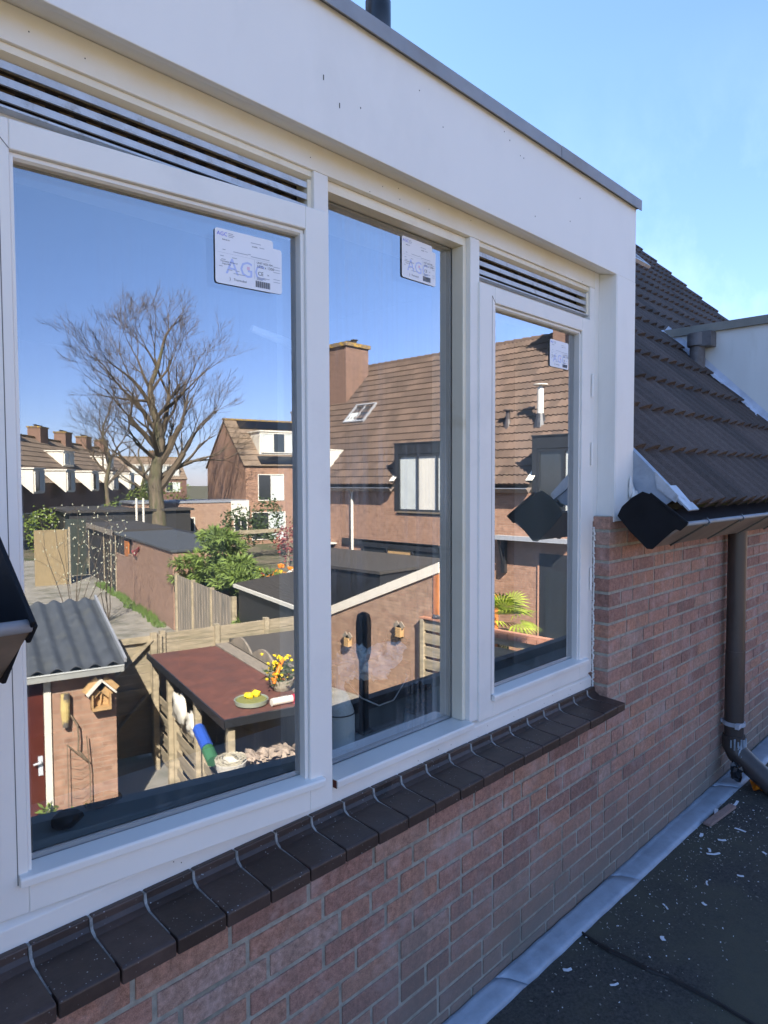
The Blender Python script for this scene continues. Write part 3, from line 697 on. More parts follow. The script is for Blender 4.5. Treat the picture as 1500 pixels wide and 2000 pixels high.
# ================================================================== flat roof in front
fr = MB(); fr.box(-4, 9, -2.0, -.005, -.74, -.622)
flat = tag(fr.build('flat_roof', ASPH, None), 'dark mossy bitumen flat roof of the extension', 'roof', kind='structure')
fr = MB(); fr.box(-4, 9, -2.03, -1.95, -.76, -.545); ed = fr.build('roof_edge', ROOFBIT, flat)
fr = MB(); fr.box(-4, 9, -1.95, -.02, -3.4, -.745); fr.build('extension_wall', BR_SHED, flat)
def raytogr(pts, z=-.6215): return pts
mb = MB(); cr = [(1.06, -.03), (1.11, -.13), (1.16, -.25), (1.20, -.37), (1.22, -.45), (1.24, -.58), (1.27, -.8)]
cr = [(1.42, -.075), (1.405, -.14), (1.398, -.20), (1.402, -.27), (1.400, -.33), (1.412, -.40), (1.411, -.46), (1.408, -.55), (1.392, -.66), (1.37, -.85), (1.36, -1.3)]
mb.tube([(x, y, -.6205) for x, y in cr], [.007, .008, .010, .009, .008, .007, .008, .007, .007, .007, .007], 6)
mb.build('seam', mat('bitumen_seam', (.012, .012, .012), .5, .3, 20), flat)
# loose paint scrapings
mb = MB(); rc = random.Random(4)
def chip(x, y, L, w_, a, cm=0, z=-.6195):
    mb.cm = cm; ca, sa = math.cos(a), math.sin(a); t = rc.uniform(.0008, .003)
    k = rc.uniform(-.5, .5); pts = [(-L / 2, 0), (0, k * L * .3), (L / 2, 0)]
    for (u0, v0), (u1, v1) in zip(pts, pts[1:]):
        P = [(u0, v0 - w_ / 2), (u1, v1 - w_ / 2), (u1, v1 + w_ / 2), (u0, v0 + w_ / 2)]
        V = [(x + u * ca - v * sa, y + u * sa + v * ca, z + h) for h in (0, t) for u, v in P]
        mb.raw(V, [(3, 2, 1, 0), (4, 5, 6, 7), (0, 1, 5, 4), (1, 2, 6, 5), (2, 3, 7, 6), (3, 0, 4, 7)])
for i in range(900):
    x = rc.choice([rc.gauss(2.5, .3), rc.gauss(2.4, .4), rc.uniform(1.1, 4.2), rc.gauss(1.5, .25)]); y = -.10 - abs(rc.gauss(0, .22))
    if y < -1.2 or x < .9: continue
    s_ = rc.choice([.0012, .0015, .002, .002, .003, .004]); chip(x, y, s_ * rc.uniform(1, 2.5), s_ * rc.uniform(.5, 1), rc.uniform(0, 3), rc.choice([0, 1, 1, 1, 1]))
for (x, y, L, w_, a) in [(2.316, -.218, .030, .010, .5), (2.446, -.229, .035, .012, 2.2), (2.429, -.145, .030, .014, .2), (2.46, -.40, .022, .01, 1), (1.59, -.306, .022, .014, .7), (1.78, -.239, .035, .006, .9), (2.857, -.158, .09, .012, .0), (2.705, -.12, .07, .016, .3), (1.214, -.138, .03, .010, 2.5), (1.258, -.282, .03, .006, 2.6), (2.30, -.24, .06, .010, 2.4), (2.6, -.26, .05, .012, 1.5), (2.05, -.30, .03, .006, .4), (1.9, -.34, .02, .01, 1.1), (2.2, -.38, .025, .01, 2), (2.9, -.35, .04, .01, .3), (2.75, -.42, .03, .012, 1.2)]:
    chip(x, y, L, w_, a)
tag(mb.build('paint_debris', [CHIP, mat('dull_grit', (.28, .27, .24), .9, .2, 30)], None), 'white paint scrapings and grit scattered over the flat roof', 'debris', kind='stuff')
mb = MB(); mb.bar((2.53, -.135, -.612), (2.80, -.165, -.606), .035, .014)
tag(mb.build('wood_offcut', mat('offcut_wood', (.30, .20, .17), .8, .2, 20, stretch=(2, 8, 8)), None, bev=.002), 'thin brown wood offcut lying beside the lead flashing', 'offcut')
mb = MB(); mb.blob((3.15, -.19, -.600), .055, .035, .022, 8, .55, 16, 3)
tag(mb.build('orange_rag', ORANGE, None), 'crumpled orange rag on the flat roof under the downpipe bend', 'rag')
mb = MB(); mb.tube([(3.02, -.32, -.598), (3.35, -.42, -.598)], .022, 12)
tag(mb.build('pink_tube', mat('dusty_pink_tube', (.30, .17, .17), .6, .1, 10), None, smooth=True, autos=True), 'dusty pink tube lying beyond the orange rag', 'tube')
# vent pipe on the flat roof, behind the camera
vp_ = thing('roof_vent_pipe', 'black vent pipe with round cowl standing on the flat roof', 'vent pipe', (2.21, -1.60, -.622))
mb = MB(); mb.lathe((0, 0, 0), [(.10, 0), (.09, .02), (.032, .06), (.030, .58)], 18); mb.build('pipe', MATTBLK, vp_, smooth=True, autos=True)
mb = MB(); mb.lathe((0, 0, 0), [(.034, .50), (.048, .55), (.050, .74), (.040, .79), (.015, .805)], 18); mb.build('cowl', MATTBLK, vp_, smooth=True, autos=True)
# flue and white box on the dormer roof
fl_ = thing('flue_pipe', 'black flue pipe rising above the grey roof trim', 'flue', (2.28, 1.60, 2.15))
mb = MB(); mb.tube([(0, 0, 0), (0, 0, 1.42)], .062, 20); mb.build('pipe', BLACKP, fl_, smooth=True, autos=True)
mb = MB(); mb.tube([(0, 0, 1.42), (0, 0, 1.44), (0, 0, 1.62), (0, 0, 1.64)], [.062, .074, .074, .062], 20); mb.build('collar', BLACKP, fl_, smooth=True, autos=True)
fl_.location = (2.10, 1.60, 2.15)
wb = thing('roof_vent_box', 'white ribbed box beside the black flue at the top edge', 'vent box', (1.90, 1.75, 2.15))
mb = MB(); mb.box(-.35, .08, 0, .4, 0, 2.2)
for i in range(5): mb.box(-.33 + i * .09, -.31 + i * .09, -.015, -.001, 0, 2.2)
mb.build('body', WHITE, wb)
# ---------------------------------------------------------------- stickers
def sticker(name, label, pane, s0, s1, z0, z1, full=True, off=.004):
    """printed sheet; local x right, z up, faces -y"""
    W, H = s1 - s0, z1 - z0
    t = thing(name, label, 'sticker', group='printed glazing stickers')
    if pane == 'L':
        c, s = math.cos(R(6.9)), math.sin(R(6.9)); bx, by = -.41 + s0 * c, .068 - s0 * s; nx, ny = -s, -c
        t.location = (bx + nx * (-.03 + off), by + ny * (-.03 + off), z0); t.rotation_euler = (0, 0, -R(6.9))
    else: t.location = (s0, pane - off, z0)
    r = .006; prof = []
    for cx, cz, a0 in ((W - r, r, -90), (W - r, H - r, 0), (r, H - r, 90), (r, r, 180)):
        for k in range(4): prof.append((cx + r * math.cos(R(a0 + k * 30)), cz + r * math.sin(R(a0 + k * 30))))
    m_ = MB(); m_.prism(prof, 'y', 0, .0006); m_.build('paper', PAPER, t)
    def pr(nm, m, items, y=-.0004):
        q = MB()
        for it in items:
            if it[0] == 'r': q.face([(it[1] * W, y, it[3] * H), (it[2] * W, y, it[3] * H), (it[2] * W, y, it[4] * H), (it[1] * W, y, it[4] * H)])
            else:
                vv, ff = text_verts(it[4], it[3] * H)
                sx = it[5] if len(it) > 5 else 1
                q.raw([(it[1] * W + v[0] * sx, y, it[2] * H + v[1]) for v in vv], ff)
        q.build(nm, m, t)
    k = .5 if not full else 1
    if full:
        pr('watermark', INKL, [('t', .17, .20, .42, 'A', .95), ('t', .40, .20, .42, 'G', .95), ('t', .66, .20, .40, 'C', .8)], -.0001)
        pr('pink_mark', INKP, [('r', .53, .58, .34, .40)], -.0002)
        pr('logo', INKB, [('t', .03, .875, .10, 'AGC')])
        lines = [(.22, .30, .93), (.22, .32, .90), (.22, .30, .87), (.12, .20, .80), (.60, .72, .86), (.62, .72, .79), (.72, .78, .86), (.75, .84, .80), (.30, .55, .615), (.12, .17, .62), (.55, .60, .63), (.60, .93, .60), (.10, .17, .44), (.08, .14, .50), (.28, .36, .50), (.30, .33, .285), (.06, .12, .31), (.20, .28, .265), (.34, .40, .27), (.30, .50, .215), (.70, .93, .235), (.70, .86, .215), (.70, .80, .195)]
        pr('small_print', INKG, [('r', a, b, z, z + .012) for a, b, z in lines] + [('r', .04, .96, .565, .568), ('r', .66, .664, .20, .555)])
        pr('print', INKK, [('t', .70, .50, .055, 'UNIT SIZE MM'), ('t', .70, .425, .075, '1022 x 1300'), ('t', .72, .285, .10, 'CE'), ('t', .88, .30, .05, '14'), ('t', .08, .40, .040, 'Thermobel Advanced'), ('t', .11, .355, .038, 'Argon 90%'), ('t', .30, .09, .060, 'Thermobel'), ('t', .23, .085, .085, ')'),
                           ('t', .12, .80, .035, 'Ref. Order'), ('t', .62, .79, .035, '16-1022')]
           + [('r', .68 + i * .0125, .68 + i * .0125 + (.006 if (i * 7) % 3 else .010), .055, .175) for i in range(21)])
    else:
        pr('logo', INKB, [('t', .50, .86, .085, 'AGC')]); pr('small_print', INKG, [('r', .70, .96, z, z + .012) for z in (.58, .52, .46, .30, .24)])
    return t
def on(s_, *a): pass
sticker('sticker', 'white glazing sticker with blue letters and barcode on the left window', 'L', .424, .565, 1.440, 1.556)
sb = sticker('sticker', 'second white sheet sticking out behind the left window sticker', 'L', .463, .588, 1.441, 1.540, False, .0022)
sticker('sticker', 'white glazing sticker with blue letters on the middle window', .130, .693, .830, 1.612, 1.731)
sticker('sticker', 'second white sheet showing behind the middle window sticker', .130, .722, .848, 1.612, 1.715, False, .0022)
sticker('sticker', 'white glazing sticker on the narrow right window', .090, 1.455, 1.590, 1.438, 1.538)
# ---------------------------------------------------------------- on the window board
bk = thing('bucket', 'black rectangular bucket with a wire handle on the window board', 'bucket', (.765, .345, .2145), R(-3))
mb = MB(); W1, D1, W2, D2, H = .088, .075, .106, .095, .205
def ringz(w_, d_, z): return [(-w_, -d_, z), (w_, -d_, z), (w_, d_, z), (-w_, d_, z)]
V = ringz(W1, D1, 0) + ringz(W2, D2, H) + ringz(W2 - .006, D2 - .006, H) + ringz(W1 - .004, D1 - .004, .02)
mb.raw(V, [(3, 2, 1, 0)] + [(i, (i + 1) % 4, 4 + (i + 1) % 4, 4 + i) for i in range(4)] + [(4 + i, 4 + (i + 1) % 4, 8 + (i + 1) % 4, 8 + i) for i in range(4)] + [(8 + i, 8 + (i + 1) % 4, 12 + (i + 1) % 4, 12 + i) for i in range(4)] + [(12, 13, 14, 15)])
mb.build('body', BLACKP, bk, bev=.006)
mb = MB(); mb.tube([(-.112, 0, .185), (-.112, -.09, .13), (-.06, -.115, .10), (.0, -.118, .105), (.07, -.112, .165), (.112, 0, .195)], .0022, 8); mb.build('handle', HANDLE, bk, smooth=True)
mb = MB(); rr = random.Random(2)
for i in range(26): mb.blob((.64 + rr.uniform(-.09, .13), .225 + rr.uniform(-.035, .05), .450 + rr.uniform(-.02, .04)), .034, .028, .018, i, .7, 12, 4)
tag(mb.build('paper_heap', TISSUE, None), 'crumpled white tissues heaped in the black bucket', 'tissues')
mb = MB(); mb.leaves((.87, .33, .455), .03, .03, .03, 160, .03, 3); tag(mb.build('small_plant', LEAFD, None), 'small green plant at the back of the black bucket', 'plant')
bt = thing('spray_bottle', 'milky plastic spray bottle standing left of the black bucket', 'bottle', (.535, .235, .2145))
mb = MB(); mb.lathe((0, 0, 0), [(.040, 0), (.045, .01), (.045, .105), (.043, .125), (.028, .165), (.014, .19), (.014, .21)], 24); mb.build('body', BOTTLE, bt, smooth=True, autos=True)
mb = MB(); mb.lathe((0, 0, 0), [(.0455, .118), (.0455, .121)], 24); mb.build('band', INKK, bt)
mb = MB(); mb.lathe((0, 0, 0), [(.017, .205), (.017, .235)], 16); mb.box(-.015, .045, -.010, .010, .235, .262); mb.bar((.02, 0, .24), (.035, 0, .20), .008, .008); mb.build('trigger', WHITE, bt)
mb = MB(); mb.blob((.985, .30, .235), .05, .05, .035, 11, .5, 20, 3); mb.blob((1.01, .34, .25), .05, .05, .04, 12, .5, 18, 3)
tag(mb.build('plastic_bag', BAG, None), 'crumpled black plastic bag right of the bucket', 'bag')
mb = MB(); mb.blob((-.199, .368, .232), .034, .026, .020, 2, .12, 16); tag(mb.build('dark_stone', BLACKP, None, smooth=True), 'dark oval stone at the left end of the window board', 'stone')
mb = MB(); mb.blob((-.097, .409, .230), .045, .020, .018, 5, .15, 16); tag(mb.build('dark_stone', BLACKP, None, smooth=True), 'dark oval stone further back on the window board', 'stone')
# ================================================================== the gardens and streets behind the camera (seen in the glass)
GZ = -3.4
mb = MB()
mb.raw([(-400, -900, GZ), (600, -900, GZ), (600, 300, GZ), (-400, 300, GZ)], [(0, 1, 2, 3)])
tag(mb.build('ground', mat('garden_ground', (.15, .125, .08), .95, .25, 2, c2=(.06, .075, .025), sc2=.6, f2=(.45, .6), bmp=.3, bsc=10), None), 'earth and grass around the gardens', 'ground', kind='structure')
mb = MB(); mb.raw([(2.4, -9.7, GZ + .004), (5.0, -9.7, GZ + .004), (5.0, -42, GZ + .004), (1.2, -42, GZ + .004), (1.2, -30, GZ + .004), (1.9, -9.7, GZ + .004)], [(5, 4, 3, 2, 1, 0)])
tag(mb.build('path', CONC, None), 'grey concrete alley between the sheds', 'path', kind='structure')
mb = MB(); mb.box(-4, 8.8, -9.5, -2.0, GZ, GZ + .02)
tag(mb.build('patio', mat('patio_slabs', (.26, .245, .21), .85, .15, 4, c2=(.14, .14, .10), sc2=1.5), None), 'pale patio slabs of the back garden', 'patio', kind='structure')
# near shed
sh = thing('garden_shed', 'brick garden shed with corrugated roof and dark red door', 'shed', (0, 0, GZ))
mb = MB(); mb.box(.42, 1.16, -9.25, -7.42, 0, 2.15); mb.box(-1.6, -.55, -9.25, -7.42, 0, 2.15); mb.box(-.55, .42, -9.25, -7.60, 0, 2.1501); mb.build('brick_wall', BR_SHED, sh)
mb = MB(); mb.box(-.5, .345, -7.46, -7.42, 0, 2.10); d = mb.build('door', DOORRED, sh)
mb = MB(); mb.tube([(.30, -7.41, 1.12), (.30, -7.36, 1.12), (.22, -7.355, 1.11)], .012, 8); mb.box(.275, .325, -7.419, -7.41, .95, 1.18); mb.build('handle', HANDLE, d)
mb = MB(); mb.box(.35, .425, -7.45, -7.39, 0, 2.13); mb.build('door_frame', OFFW, sh)
mb = MB(); n_ = 22; A = []
for i in range(n_ * 8 + 1):
    x = -1.6 + i * (2.84 / (n_ * 8)); A.append((x, .026 * math.cos(2 * math.pi * i / 8 * .62)))
for (y0, z0), (y1, z1) in (((-7.26, 2.215), (-9.35, 2.70)),):
    V = [(x, y0, z0 + h) for x, h in A] + [(x, y1, z1 + h) for x, h in A] + [(x, y0, z0 + h - .012) for x, h in A]
    k = len(A); mb.raw(V, [(i, i + 1, k + i + 1, k + i) for i in range(k - 1)] + [(2 * k + i, 2 * k + i + 1, i + 1, i) for i in range(k - 1)])
mb.build('corrugated_roof', CORR, sh, smooth=False)
mb = MB(); mb.bar((1.25, -7.25, 2.235), (1.25, -9.36, 2.725), .03, .055); mb.build('verge_trim', ALU, sh)
mb = MB(); mb.prism([(-7.30, 2.15), (-7.20, 2.11), (-7.18, 2.19), (-7.20, 2.195), (-7.215, 2.13), (-7.29, 2.17)], 'x', -1.6, 1.22)
mb.tube([(-1.6, -7.185, 2.19), (1.22, -7.185, 2.19)], .012, 6); mb.build('gutter', mat('pale_gutter', (.42, .43, .40), .5, .1), sh)
mb = MB(); mb.prism([(-7.44, 2.15), (-9.25, 2.65), (-9.25, 2.15)], 'x', 1.08, 1.16); mb.prism([(-7.44, 2.10), (-7.44, 2.16), (-7.30, 2.13), (-7.30, 2.10)], 'x', -1.6, 1.18); mb.build('eaves_board', GAPDARK, sh)
bh = thing('bird_house', 'pine bird house with white pitched roof on the shed wall', 'bird house', (.97, -7.42, -1.60))
mb = MB(); mb.box(-.11, .11, .0, .02, -.13, .1); mb.box(-.11, .11, 0, .16, -.15, -.12); mb.box(-.11, -.095, 0, .15, -.13, .05); mb.box(.095, .11, 0, .15, -.13, .05); mb.bar((0, .05, -.1), (.02, .06, .10), .02, .02); mb.build('body', PINE, bh)
mb = MB(); mb.bar((-.15, .09, .04), (0, .09, .20), .18, .02, (0, 1, 0)); mb.bar((.15, .09, .04), (0, .09, .20), .18, .02, (0, 1, 0)); mb.build('roof', PINE, bh)
mb = MB(); mb.bar((-.165, .09, .052), (0, .09, .222), .02, .19, (0, 1, 0)); mb.bar((.165, .09, .052), (0, .09, .222), .02, .19, (0, 1, 0)); mb.build('roof_cover', OFFW, bh)
bh.rotation_euler = (0, 0, 0)
mb = MB(); mb.tube([(.575, -7.35, -1.90), (.57, -7.34, -1.70), (.575, -7.345, -1.50)], [.035, .052, .05], 12)
tag(mb.build('log_feeder', mat('split_log', (.13, .11, .09), .9, .3, 12, c2=(.55, .42, .16), sc2=3, f2=(.45, .5)), None), 'hanging piece of log on the brick shed wall', 'log')
mb = MB()
mb.tube([(.62, -7.36, -1.75), (.70, -7.33, -1.90), (.71, -7.33, -2.05), (.70, -7.33, -2.2), (.80, -7.33, -2.35)], .011, 6)
mb.tube([(.58, -7.34, -2.12), (.80, -7.34, -2.36)], .009, 5)
mb.tube([(.80, -7.34, -2.05), (.83, -7.34, -2.5), (.83, -7.34, -3.38)], .007, 5); mb.tube([(.585, -7.34, -2.12), (.585, -7.34, -3.38)], .005, 5)
for i in range(6): mb.tube([(.585, -7.34, -2.25 - i * .12), (.7, -7.33, -2.29 - i * .12), (.83, -7.34, -2.22 - i * .12)], .003, 4)
tag(mb.build('wire_trellis', GRIMEB, None), 'rusty wire trellis leaning on the shed wall', 'trellis')
mb = MB(); mb.leaves((.75, -7.25, -3.15), .35, .12, .28, 500, .07, 3); mb.leaves((.36, -7.3, -3.1), .1, .1, .3, 200, .08, 4)
tag(mb.build('potted_plant', LEAFY, None), 'yellow green plants at the foot of the shed wall', 'plant')
# gate and fence panels
def plankfence(name, label, cat, p0, p1, z0, z1, n, m_, horizontal=True, posts=2, th=.02, gap=.006, grp=None, postm=None, weave=False):
    """boards between p0 and p1 (plan points)"""
    a = Vector((p0[0], p0[1], 0)); b = Vector((p1[0], p1[1], 0)); d = b - a; L = d.length; t = thing(name, label, cat, (a.x, a.y, GZ), math.atan2(d.y, d.x), grp)
    q = MB()
    if horizontal:
        h = (z1 - z0) / n
        for i in range(n):
            o_ = (.018 if i % 2 else -.018) if weave else 0
            q.cr = random.random(); q.box(0, L, o_ - th / 2, o_ + th / 2, z0 + i * h + gap, z0 + (i + 1) * h)
    else:
        h = L / n
        for i in range(n): q.cr = random.random(); q.box(i * h + gap, (i + 1) * h, -th / 2 + (.012 if i % 2 else 0), th / 2 + (.012 if i % 2 else 0), z0, z1)
    q.build('boards', m_, t)
    for i in range(posts):
        x = L * i / max(1, posts - 1); q = MB(); q.box(x - .04, x + .04, -.055, .055, 0, z1 + .04); q.build('post', postm or WOOD, t)
    return t
gt = plankfence('garden_gate', 'wooden garden gate with diagonal braces beside the shed', 'gate', (1.22, -9.58), (2.16, -9.58), .1, 1.98, 13, WOODH, True, 2)
mb = MB(); mb.bar((.05, .06, .25), (.86, .06, 1.15), .03, .11, (0, 1, 0)); mb.bar((.05, .06, 1.15), (.88, .06, 1.95), .03, .11, (0, 1, 0)); mb.box(0, .94, .045, .07, 1.9, 2.0); mb.box(0, .94, .045, .07, 1.08, 1.18); mb.build('brace', WOOD, gt)
mb = MB(); mb.box(.85, .95, .05, .09, 0, 2.05); mb.box(.99, 1.03, .02, .08, 0, 2.0); mb.build('gate_post', WOOD, gt)
plankfence('board_fence', 'pale horizontal board fence right of the garden gate', 'fence', (2.28, -9.62), (5.0, -9.75), 0, 2.0, 12, WOODH, True, 4)
plankfence('woven_fence', 'green stained woven slat fence under the red roof', 'fence', (2.12, -9.45), (2.12, -5.7), .1, 1.15, 8, WOODH, True, 4, .012, .02, weave=True)
plankfence('plank_fence', 'tall vertical plank fence by the green conifer', 'fence', (4.95, -13.75), (4.95, -18.6), 0, 1.72, 40, WOODG, False, 4, .02, .004)
# low shelter with red felt roof
ca = thing('log_shelter', 'low wooden shelter with red felt roof', 'shelter', (1.98, -5.65, GZ))
mb = MB(); mb.prism([(0, 1.82), (-3.55, 1.78), (-3.55, 1.74), (0, 1.78)], 'x', -.02, 1.04); mb.build('roof', REDROOF, ca)
mb = MB(); mb.box(-.04, -.021, -3.56, .02, 1.72, 1.815); mb.box(-.04, 1.05, .001, .03, 1.74, 1.83); mb.build('roof_edge', DGREY, ca)
mb = MB(); mb.box(1.05, 1.28, -3.6, .05, 1.75, 1.80); mb.box(1.26, 1.29, -3.6, .05, 0, 1.80); mb.build('side_board', WOODG, ca)
for (x, y) in ((.06, -.08), (.06, -1.3), (.06, -2.6), (.06, -3.45), (1.0, -.08)):
    mb = MB(); mb.box(x - .04, x + .04, y - .04, y + .04, 0, 1.76); mb.build('post', WOOD, ca)
dish = thing('glass_dish', 'shallow glass dish of gravel with two yellow flower heads', 'dish', (2.40, -6.02, -1.575))
mb = MB(); mb.lathe((0, 0, 0), [(.16, 0), (.19, .01), (.20, .06), (.19, .06), (.18, .03)], 28); mb.build('bowl', mat('greenish_glass', (.30, .34, .26), .2, .1), dish, smooth=True, autos=True)
mb = MB(); mb.lathe((0, 0, 0), [(.185, .03), (.17, .055), (.05, .06)], 24); mb.build('gravel', GLASSG, dish)
mb = MB(); mb.blob((-.02, -.03, .09), .055, .055, .04, 3, .2, 12); mb.blob((.08, -.06, .09), .055, .055, .04, 4, .2, 12); mb.build('flower', YELLOW, dish)
fb = thing('flower_basket', 'wire basket of yellow and orange flowers on the red roof', 'basket', (2.93, -6.35, -1.58))
mb = MB(); mb.lathe((0, 0, 0), [(.10, 0), (.13, .05), (.16, .14), (.14, .14), (.11, .02)], 20); mb.build('basket', WICK, fb)
mb = MB(); rr = random.Random(6)
for i in range(46): mb.blob((rr.gauss(.0, .12), rr.gauss(0, .1), .24 + rr.uniform(-.10, .20)), .02, .02, .016, i, .4, 7)
mb.build('flower', YELLOW, fb)['kind'] = 'stuff'
mb = MB(); mb.tube([(-.15, .1, .12), (-.05, .05, .30), (.02, 0, .38)], [.02, .028, .02], 8)
for i in range(12): mb.blob((rr.gauss(.05, .13), rr.gauss(.05, .08), .16 + rr.uniform(-.05, .1)), .022, .022, .022, i, .4, 8)
mb.build('orange_flower', ORANGE, fb)['kind'] = 'stuff'
mb = MB(); mb.leaves((0, 0, .18), .2, .18, .16, 260, .09, 5, 0, .3, 1); mb.build('stems', LEAFD, fb)
pb = thing('watering_tube', 'pale and red plastic tube lying on the shelter roof', 'tube', (2.72, -5.80, -1.53))
mb = MB(); mb.tube([(-.16, 0, 0), (.10, -.01, .0)], .045, 12); mb.build('pale_end', OFFW, pb, smooth=True, autos=True)
mb = MB(); mb.tube([(.101, -.01, 0), (.42, -.02, -.01)], .050, 12); mb.blob((.25, .05, -.05), .14, .05, .05, 4, .3); mb.build('red_part', PINKR, pb)
mb = MB(); rr = random.Random(8)
for i in range(170):
    x = 2.16 + rr.random() * .85; z = GZ + rr.random() * 1.35; r_ = rr.uniform(.02, .05); mb.blob((x, -5.75 + rr.uniform(-.08, .04), z), r_ * 1.6, .12, r_ * 1.1, i, .6, 9, 2.5)
mb.cm = 1
tag(mb.build('log_pile', [LOGEND, GLASSG], None), 'stacked firewood under the front of the red roofed shelter', 'firewood', kind='stuff')
mb = MB(); mb.lathe((1.98, -5.55, -2.55), [(.05, 0), (.14, .42), (.17, .55), (.12, .55), (.03, .03)], 18); tag(mb.build('wicker_cone', mat('white_wicker', (.55, .52, .45), .8, .3, 50), None), 'cone shaped white wicker basket on the shelter post', 'basket')
mb = MB()
for i in range(26):
    a = i * .7; mb.tube([(1.98 + .17 * math.cos(a + j * .5) * (1 - .02 * i), -5.55 + .15 * math.sin(a + j * .5), -1.99 + .03 * math.sin(i * 2 + j)) for j in range(10)], .006, 4)
tag(mb.build('straw_nest', WICK, None), 'round nest of straw in the wicker cone', 'nest')
mb = MB(); mb.blob((2.03, -7.15, -2.1), .06, .16, .15, 2, .3, 20, 2); mb.blob((2.02, -7.7, -2.05), .06, .28, .20, 3, .3, 20, 2)
tag(mb.build('white_sack', OFFW, None, smooth=True), 'folded white sack hanging beside the shelter', 'sack')
mb = MB(); mb.tube([(2.02, -6.85, -2.05), (2.02, -6.50, -2.18)], .075, 12); tag(mb.build('blue_roll', BLUE, None), 'blue plastic roll on the woven fence', 'roll')
mb = MB(); mb.tube([(2.02, -6.49, -2.19), (2.02, -6.28, -2.27)], .075, 12); tag(mb.build('green_roll', GREENP, None), 'dark green plastic roll next to the blue one', 'roll')
mb = MB(); mb.box(3.35, 6.0, -9.5, -6.4, -1.66, -1.60); mb.box(3.35, 6.0, -9.4, -6.6, -3.4, -1.67)
tag(mb.build('flat_shed', mat('brown_felt', (.085, .075, .065), .9, .2, 10), None), 'low flat shed with brown felt behind the shelter', 'shed')
mb = MB()
for k in range(3):
    y0 = -9.3 + k * .95
    prof = [(y0 + i * .095, -1.62 + .17 * math.sin(math.pi * i / 10)) for i in range(11)]
    mb.prism([(y0, -1.75)] + prof + [(y0 + .95, -1.75)], 'x', 3.30, 3.33)
tag(mb.build('arched_trellis', WOODG, None), 'grey arched trellis tops beside the red roof', 'trellis')
# shed with dark roof and pale gutter
sb_ = thing('low_shed', 'low shed with black corrugated roof and pale gutter', 'shed', (4.95, -9.85, GZ))
mb = MB(); mb.box(.05, 3.0, -3.7, 0, 0, 1.95); mb.build('wall', DGREY, sb_)
mb = MB(); mb.prism([(0, 2.08), (3.1, 2.42), (3.1, 2.36), (0, 2.0)], 'y', -3.8, .05)
for i in range(26): mb.bar((.0, -3.75 + i * .15, 2.085), (3.08, -3.75 + i * .15, 2.425), .05, .02)
mb.build('roof', ROOFBIT, sb_)
mb = MB(); mb.box(-.05, -.001, -3.8, .05, 2.0, 2.07); mb.build('gutter', OFFW, sb_)
# long brick shed row along the alley
ls = thing('long_brick_shed', 'long row of brick sheds with corrugated roof along the alley', 'shed', (4.95, -19.0, GZ))
mb = MB(); mb.box(0, 2.2, -5.4, 0, 0, 2.34); mb.box(.12, 2.2, -6.2, -5.4, 0, 2.34); mb.box(0, 3.2, -8.6, -6.2, 0, 1.6); mb.build('brick_wall', BR_SHED, ls)
mb = MB(); mb.box(-.005, .10, -6.2, -5.41, 0, 1.75); mb.build('door', BR_SHED, ls)
mb = MB(); mb.box(.02, .10, -7.0, -6.3, 1.62, 2.2); mb.build('orange_door_light', ORANGEW, ls)
mb = MB(); mb.box(.06, 3.2, -8.6, -6.2, 1.61, 2.33); mb.box(0, 3.2, -15.2, -8.62, 0, 2.3); mb.build('black_boarding', PLANKB, ls)
for y in (-8.6, -9.6, -11.2, -15.2):
    mb = MB(); mb.box(-.03, .0, y, y + .09, 0, 2.3); mb.build('post', WOOD, ls)
mb = MB()
for i in range(56): mb.prism([(-.06, 2.36), (-.06, 2.42), (2.3, 2.44), (2.3, 2.40)], 'y', -8.6 + i * .155, -8.6 + i * .155 + .11)
mb.box(-.03, 2.25, -8.6, .05, 2.341, 2.36); mb.build('roof', CORR, ls)
mb = MB(); mb.box(-.10, 2.3, -15.4, -8.65, 2.42, 2.50); mb.build('flat_roof', ROOFBIT, ls); mb = MB(); mb.box(-.14, -.101, -15.4, -8.65, 2.28, 2.50); mb.build('roof_board', WOODG, ls)
mb = MB(); mb.tube([(4.90, -24.3, -1.45), (4.85, -23.6, -1.55), (4.9, -23.2, -1.25), (4.88, -24.2, -1.5)], .03, 6); tag(mb.build('red_hose', mat('faded_red', (.45, .10, .10), .5, .1), None), 'faded red hose loop hanging on the brick shed', 'hose')
dg = thing('dark_shed', 'dark shed at the end of the alley', 'shed', (.2, -42, GZ))
mb = MB(); mb.box(4.9, 12, -8, 0, 0, 2.65); mb.build('wall', PLANKB, dg); mb = MB(); mb.box(4.7, 12.2, -8.2, .2, 2.66, 2.8); mb.build('roof', ROOFBIT, dg)
tf = thing('tan_fence', 'tan reed fence at the left of the alley', 'fence', (1.6, -31, GZ)); mb = MB(); mb.box(.7, 2.0, -.06, 0, 0, 2.4); mb.build('boards', mat('tan_reed', (.30, .225, .12), .9, .25, 8, stretch=(6, 6, .4)), tf)
mb = MB(); mb.box(2.03, 2.11, -.1, .02, 0, 2.5); mb.build('post', WOOD, tf)
df_ = thing('panel_fence', 'dark greenish panel beside the tan fence', 'fence', (3.9, -34, GZ)); mb = MB(); mb.box(0, .9, -.06, 0, 0, 2.7); mb.build('boards', mat('green_black', (.035, .045, .035), .7, .2), df_)
